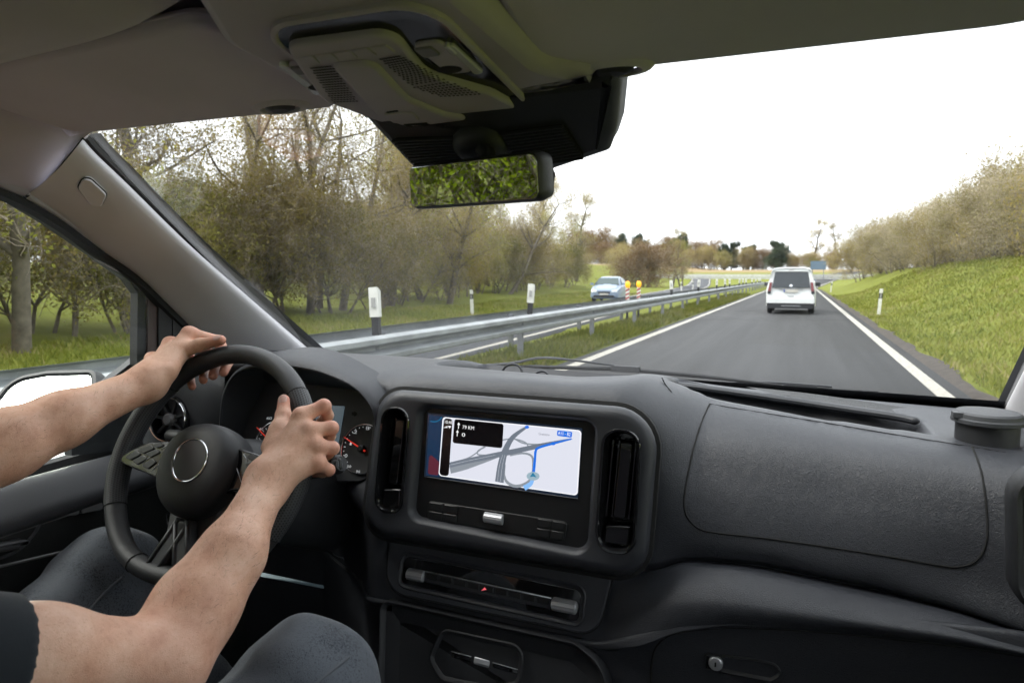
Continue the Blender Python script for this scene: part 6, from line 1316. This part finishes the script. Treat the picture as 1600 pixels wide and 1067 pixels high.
def skin_fn(P):
    a = limb(P, SH_R, EL_R, WR_R, RH, RT, dR, sR, unit((0.1, -.1, -1)))
    st_ = WR_R + unit(EL_R - WR_R) * .012 - sR * .017 + dR * .012; a = smin(a, cap(P, st_, st_, .010, .010), .012)
    b = limb(P, SH_L, EL_L, WR_L, LH, LT, dL, sL, unit((-.3, -.1, -1)))
    d = np.minimum(a, b)
    t = cap(P, V3((-.83, .19, 1.13)), V3((-.83, .20, 1.0)), .105, .11); t = smin(t, cap(P, SH_R, SH_L, .052, .052), .05); t = smin(t, cap(P, V3((-.825, .19, 1.2)), NECK, .07, .052), .04); t = smin(t, cap(P, NECK, HEAD + V3((0, -.02, -.05)), .052, .055), .02)
    t = smin(t, near(P, HEAD, .15, head_fn), .02); return smin(d, t, .03)
def skin_mat():
    m, t, b = nodes('skin'); v = texco(t); at_ = t.nodes.new('ShaderNodeAttribute'); at_.attribute_name = 'red'
    c = ramp(t, tnoise(t, v, 24, 7, .66), [(.30, (.54, .285, .19)), (.5, (.69, .405, .285)), (.70, (.80, .53, .40))])
    m1 = t.nodes.new('ShaderNodeMix'); m1.data_type = 'RGBA'; t.links.new(at_.outputs['Fac'], m1.inputs['Factor']); t.links.new(c, m1.inputs['A']); m1.inputs['B'].default_value = (.56, .20, .14, 1)
    sp_ = ramp(t, tnoise(t, v, 420, 2, .5), [(.30, (.72, .62, .55)), (.40, (1, 1, 1))]); m2 = t.nodes.new('ShaderNodeMix'); m2.data_type = 'RGBA'; m2.blend_type = 'MULTIPLY'; m2.inputs['Factor'].default_value = .5
    t.links.new(m1.outputs['Result'], m2.inputs['A']); t.links.new(sp_, m2.inputs['B']); t.links.new(m2.outputs['Result'], b.inputs['Base Color'])
    setin(b, rough=.48, spec=.38, sss=.12); b.inputs['Subsurface Radius'].default_value = (.012, .005, .003); b.inputs['Subsurface Scale'].default_value = .5
    n1 = t.nodes.new('ShaderNodeTexVoronoi'); n1.feature = 'DISTANCE_TO_EDGE'; n1.inputs['Scale'].default_value = 620; t.links.new(v, n1.inputs['Vector'])
    ad = t.nodes.new('ShaderNodeMath'); ad.operation = 'ADD'; t.links.new(n1.outputs['Distance'], ad.inputs[0]); t.links.new(tnoise(t, v, 130, 5, .6), ad.inputs[1]); bump(t, b, ad.outputs[0], .35, .0012); return m
def denim():
    m, t, b = nodes('denim'); v = texco(t, (1, 1, 1)); c1 = tnoise(t, v, 14, 5, .6); c2 = tnoise(t, texco(t, (900, 900, 260)), 1, 2)
    ad = t.nodes.new('ShaderNodeMath'); ad.operation = 'ADD'; c3 = tnoise(t, v, 360, 3, .75); a3 = t.nodes.new('ShaderNodeMath'); a3.operation = 'MULTIPLY_ADD'; a3.inputs[1].default_value = 1.5; t.links.new(c3, a3.inputs[0]); t.links.new(c1, a3.inputs[2]); a4 = t.nodes.new('ShaderNodeMath'); a4.operation = 'SUBTRACT'; a4.inputs[1].default_value = .72; t.links.new(a3.outputs[0], a4.inputs[0]); t.links.new(a4.outputs[0], ad.inputs[0]); t.links.new(c2, ad.inputs[1]); c = ramp(t, ad.outputs[0], [(.40, (.020, .023, .029)), (.75, (.045, .051, .061)), (1.0, (.105, .117, .136))])
    t.links.new(c, b.inputs['Base Color']); setin(b, rough=.92, spec=.15, sheen=.2); bump(t, b, c2, .6, .0012); return m
M_skin = skin_mat(); M_denim = denim(); M_shirt = fabric('tshirt_cotton', (.022, .026, .032), 1300)
sv, sf = sdf_mesh(skin_fn, (-1.14, -.02, .84), (-.50, .95, 1.68), .0025)
person = mesh_np('person', sv, sf, mat=M_skin, smooth=True)
tag(person, 'driver in dark T-shirt and jeans holding the steering wheel with both hands', 'person')
red = np.zeros(len(sv))
for hd_ in (RH, LH):
    for f_ in hd_.values():
        for q_, s_, a_ in ((f_[0], .011, .45), (f_[1], .012, .55), (f_[3], .013, .75)): red = np.maximum(red, a_ * np.exp(-((np.linalg.norm(sv - q_, axis=1) - .006).clip(0) / s_) ** 2))
for th_ in (RT, LT): red = np.maximum(red, .6 * np.exp(-((np.linalg.norm(sv - th_[3], axis=1) - .006).clip(0) / .014) ** 2))
red = np.maximum(red, .22 * np.exp(-(np.linalg.norm(sv - EL_R, axis=1) / .07) ** 2))
at_ = person.data.attributes.new('red', 'FLOAT', 'POINT'); at_.data.foreach_set('value', red.astype(np.float32))
sm = person.modifiers.new('soften', 'SMOOTH'); sm.factor = .5; sm.iterations = 3
# nails of the two thumbs
M_nail = mat('fingernail', (.58, .36, .30), .28, var=.08, vscale=40, spec=.5)
def nail(tip, prev, up_, r0, parent=person):
    t = unit(tip - prev); u_ = unit(up_ - t * (up_ @ t)); s_ = np.cross(t, u_); c = tip - t * .002; rows = []
    for i in range(7):
        f_ = -1 + i / 3; x = f_ * .0062; wd = .0066 * math.sqrt(max(.12, 1 - (abs(f_) ** 3.2) * .8)); rows.append([c + t * x + (u_ * math.cos(a_) + s_ * math.sin(a_)) * (r0 + .0004 - .0006 * max(0, f_)) for a_ in np.linspace(-wd / r0 * .98, wd / r0 * .98, 9)])
    o, _ = grid('fingernail', rows, M_nail, parent, nu=12, nv=2, solid=.0007)
nail(RT[3], RT[2], unit(_c - RT[3]) + V3((-.25, 0, .3)), .0087); nail(LT[3], LT[2], unit(_c - LT[3]) * .75 + V3((0, 0, .75)), .0087)
# hair on the forearms: fine dark strands
def arm_hair(E, W, n, seed):
    rg = np.random.default_rng(seed); ax_ = unit(W - E); sel = []
    tpar = (sv - E) @ ax_ / np.linalg.norm(W - E); dist = np.linalg.norm(sv - E - np.clip(tpar, 0, 1)[:, None] * (W - E), axis=1); idx_ = np.where((tpar > .12) & (tpar < .98) & (dist < .06))[0]
    pk = rg.choice(idx_, n); v = []; f_ = []
    for i in pk:
        p = sv[i]; c = E + ax_ * ((p - E) @ ax_); nn = unit(p - c); tt = unit(ax_ * .8 + rg.normal(0, .5, 3)); L_ = rg.uniform(.004, .013); w_ = unit(np.cross(nn, tt)) * .00006
        q_ = [p - nn * .001, p + nn * L_ * .35 + tt * L_ * .35, p + nn * L_ * .42 + tt * L_ * .8 + rg.normal(0, .001, 3)]; b = len(v)
        v += [q_[0] - w_, q_[0] + w_, q_[1] - w_, q_[1] + w_, q_[2]]; f_ += [(b, b + 1, b + 3, b + 2), (b + 2, b + 3, b + 4)]
    o = MB().add(v, f_).build('arm_hair', mat('hair_brown', (.10, .06, .04), .5) if 'hair_brown' not in MATS else MATS['hair_brown'], person, rec=False); o['kind'] = 'stuff'
arm_hair(EL_R, WR_R, 900, 5); arm_hair(EL_L, WR_L, 500, 6)
# T-shirt: short sleeves end above the elbow
def fold(P, s, a, seed=0): return a * (np.sin(P[..., 0] * s + 1.7 * np.sin(P[..., 1] * s * .6 + seed)) * np.sin(P[..., 2] * s * .8 + 1.3 * np.sin(P[..., 0] * s * .5)) + .6 * np.sin(P[..., 1] * s * 1.1 + P[..., 2] * s * .7 + seed))
def shirt_fn(P):
    d = cap(P, V3((-.83, .19, 1.17)), V3((-.83, .20, .88)), .128, .138); d = smin(d, cap(P, SH_R, SH_L, .066, .066), .06); d = smin(d, cap(P, V3((-.825, .19, 1.2)), NECK, .082, .062), .04); d = np.maximum(d, (P[..., 2] - 1.335))
    dd = []
    for S_, E in ((SH_R, EL_R), (SH_L, EL_L)):
        ax_ = unit(E - S_); e = S_ + ax_ * (.135 if S_[0] > -.8 else .13); k = cap(P, S_, e + ax_ * .06, .062, .057) + fold(P, 20, .002); k = np.maximum(k, (P - e) @ ax_.astype(np.float32)); dd.append(k)
    d = d + fold(P, 42, .0014)
    for k in dd: d = np.minimum(d, k)
    return d
shv, shf = sdf_mesh(shirt_fn, (-1.12, .02, .74), (-.53, .50, 1.36), .004, .04)
mesh_np('tshirt', shv, shf, mat=M_shirt, parent=person, smooth=True)
# jeans: thighs to knees, shins down
KN_L = V3(onY(120, 915, .62)); KN_R = _c + ray(500, 1060) * .80
HP_R, HP_L = V3((-.735, .22, .80)), V3((-.925, .22, .80))
def jeans_fn(P):
    d = cap(P, V3((-.92, .18, .80)), V3((-.74, .18, .80)), .125, .125)
    for H_, K_, F_ in ((HP_R, KNR, KNR + V3((.02, .16, -.36))), (HP_L, KNL, KNL + V3((-.02, .22, -.34)))):
        d = smin(d, cap(P, H_, K_, .098, .072), .03); d = smin(d, cap(P, K_, K_ + V3((0, .0, 0)), .074, .074), .03); d = smin(d, cap(P, K_, F_, .070, .055), .03)
    return d + fold(P, 30, .0045, 1.0) + fold(P, 75, .0018, 2.0)
KNR = _c + ray(488, 1068) * .86; KNL = _c + ray(165, 905) * 1.12
jv, jf = sdf_mesh(jeans_fn, (-1.22, .02, .42), (-.40, 1.05, 1.10), .0045, .04)
mesh_np('jeans', jv, jf, mat=M_denim, parent=person, smooth=True)
jn = jv; 
M_stitch = mat('denim_stitch', (.10, .11, .125), .9)
def side_seam(H_, K_, dirn, rad):
    pts = []
    for t_ in np.linspace(.25, 1.0, 26):
        c = H_ + (K_ - H_) * t_; k_ = np.argmin(np.linalg.norm(jv - (c + dirn * rad), axis=1)); pts.append(jv[k_])
    pts = np.array(pts); pts[1:-1] = (pts[:-2] + pts[1:-1] * 2 + pts[2:]) / 4; MB().tube(list(pts + dirn * .0006), .0022, 6).build('side_seam', M_stitch, person, True)
side_seam(HP_R, KNR, unit((.75, -.1, .65)), .085); side_seam(HP_L, KNL, unit((.9, -.3, .35)), .085)
def hair_fn(P):
    d = ell(P, HEAD + V3((0, -.012, .040)), (.086, .104, .105)); d = np.maximum(d, -(ell(P, HEAD + V3((0, .075, -.035)), (.085, .075, .105)))); return np.maximum(d, -(P[..., 2] - (HEAD[2] - .075))) + fold(P, 130, .0015)
hv_, hf_ = sdf_mesh(hair_fn, (-.94, -.02, 1.41), (-.70, .28, 1.67), .004, .04)
mesh_np('hair', hv_, hf_, mat=mat('head_hair', (.035, .024, .017), .6), parent=person, smooth=True)
# ------------------------------------------------------------------ driver's seat (carries the driver, mostly out of frame)
M_seat = fabric('seat_cloth', (.035, .036, .04), 700)
seat = empty('driver_seat', (-.83, .12, .45)); tag(seat, "dark cloth driver's seat under the driver", 'seat')
def rbox(name, c, hsz, r0, M_=None):
    pl = Plane(c, unit(M_ if M_ is not None else (0, 0, 1)), up=(0, 1, 0) if M_ is None else (0, 0, 1)); o = rquad([np.array((sx_ * hsz[0], sy_ * hsz[1])) for sx_, sy_ in ((-1, -1), (1, -1), (1, 1), (-1, 1))], r0, 6, 4)
    return MB().rings([[pl.P(p, h) for p in offset2(o, d)] for h, d in ((-hsz[2], .03), (-hsz[2] * .7, .0), (hsz[2] * .6, 0), (hsz[2] * .9, .015), (hsz[2], .05))]).build(name, M_seat, seat, True, 60)
rbox('cushion', V3((-.83, .26, .635)), (.25, .25, .065), .06); rbox('backrest', V3((-.83, -.02, .99)), (.24, .33, .07), .08, (0, 1, .18)); rbox('headrest', V3((-.83, -.06, 1.44)), (.13, .08, .05), .04, (0, 1, .15)); MB().box((-1.02, .05, .42), (-.64, .45, .58)).build('base', M_doordk, seat)
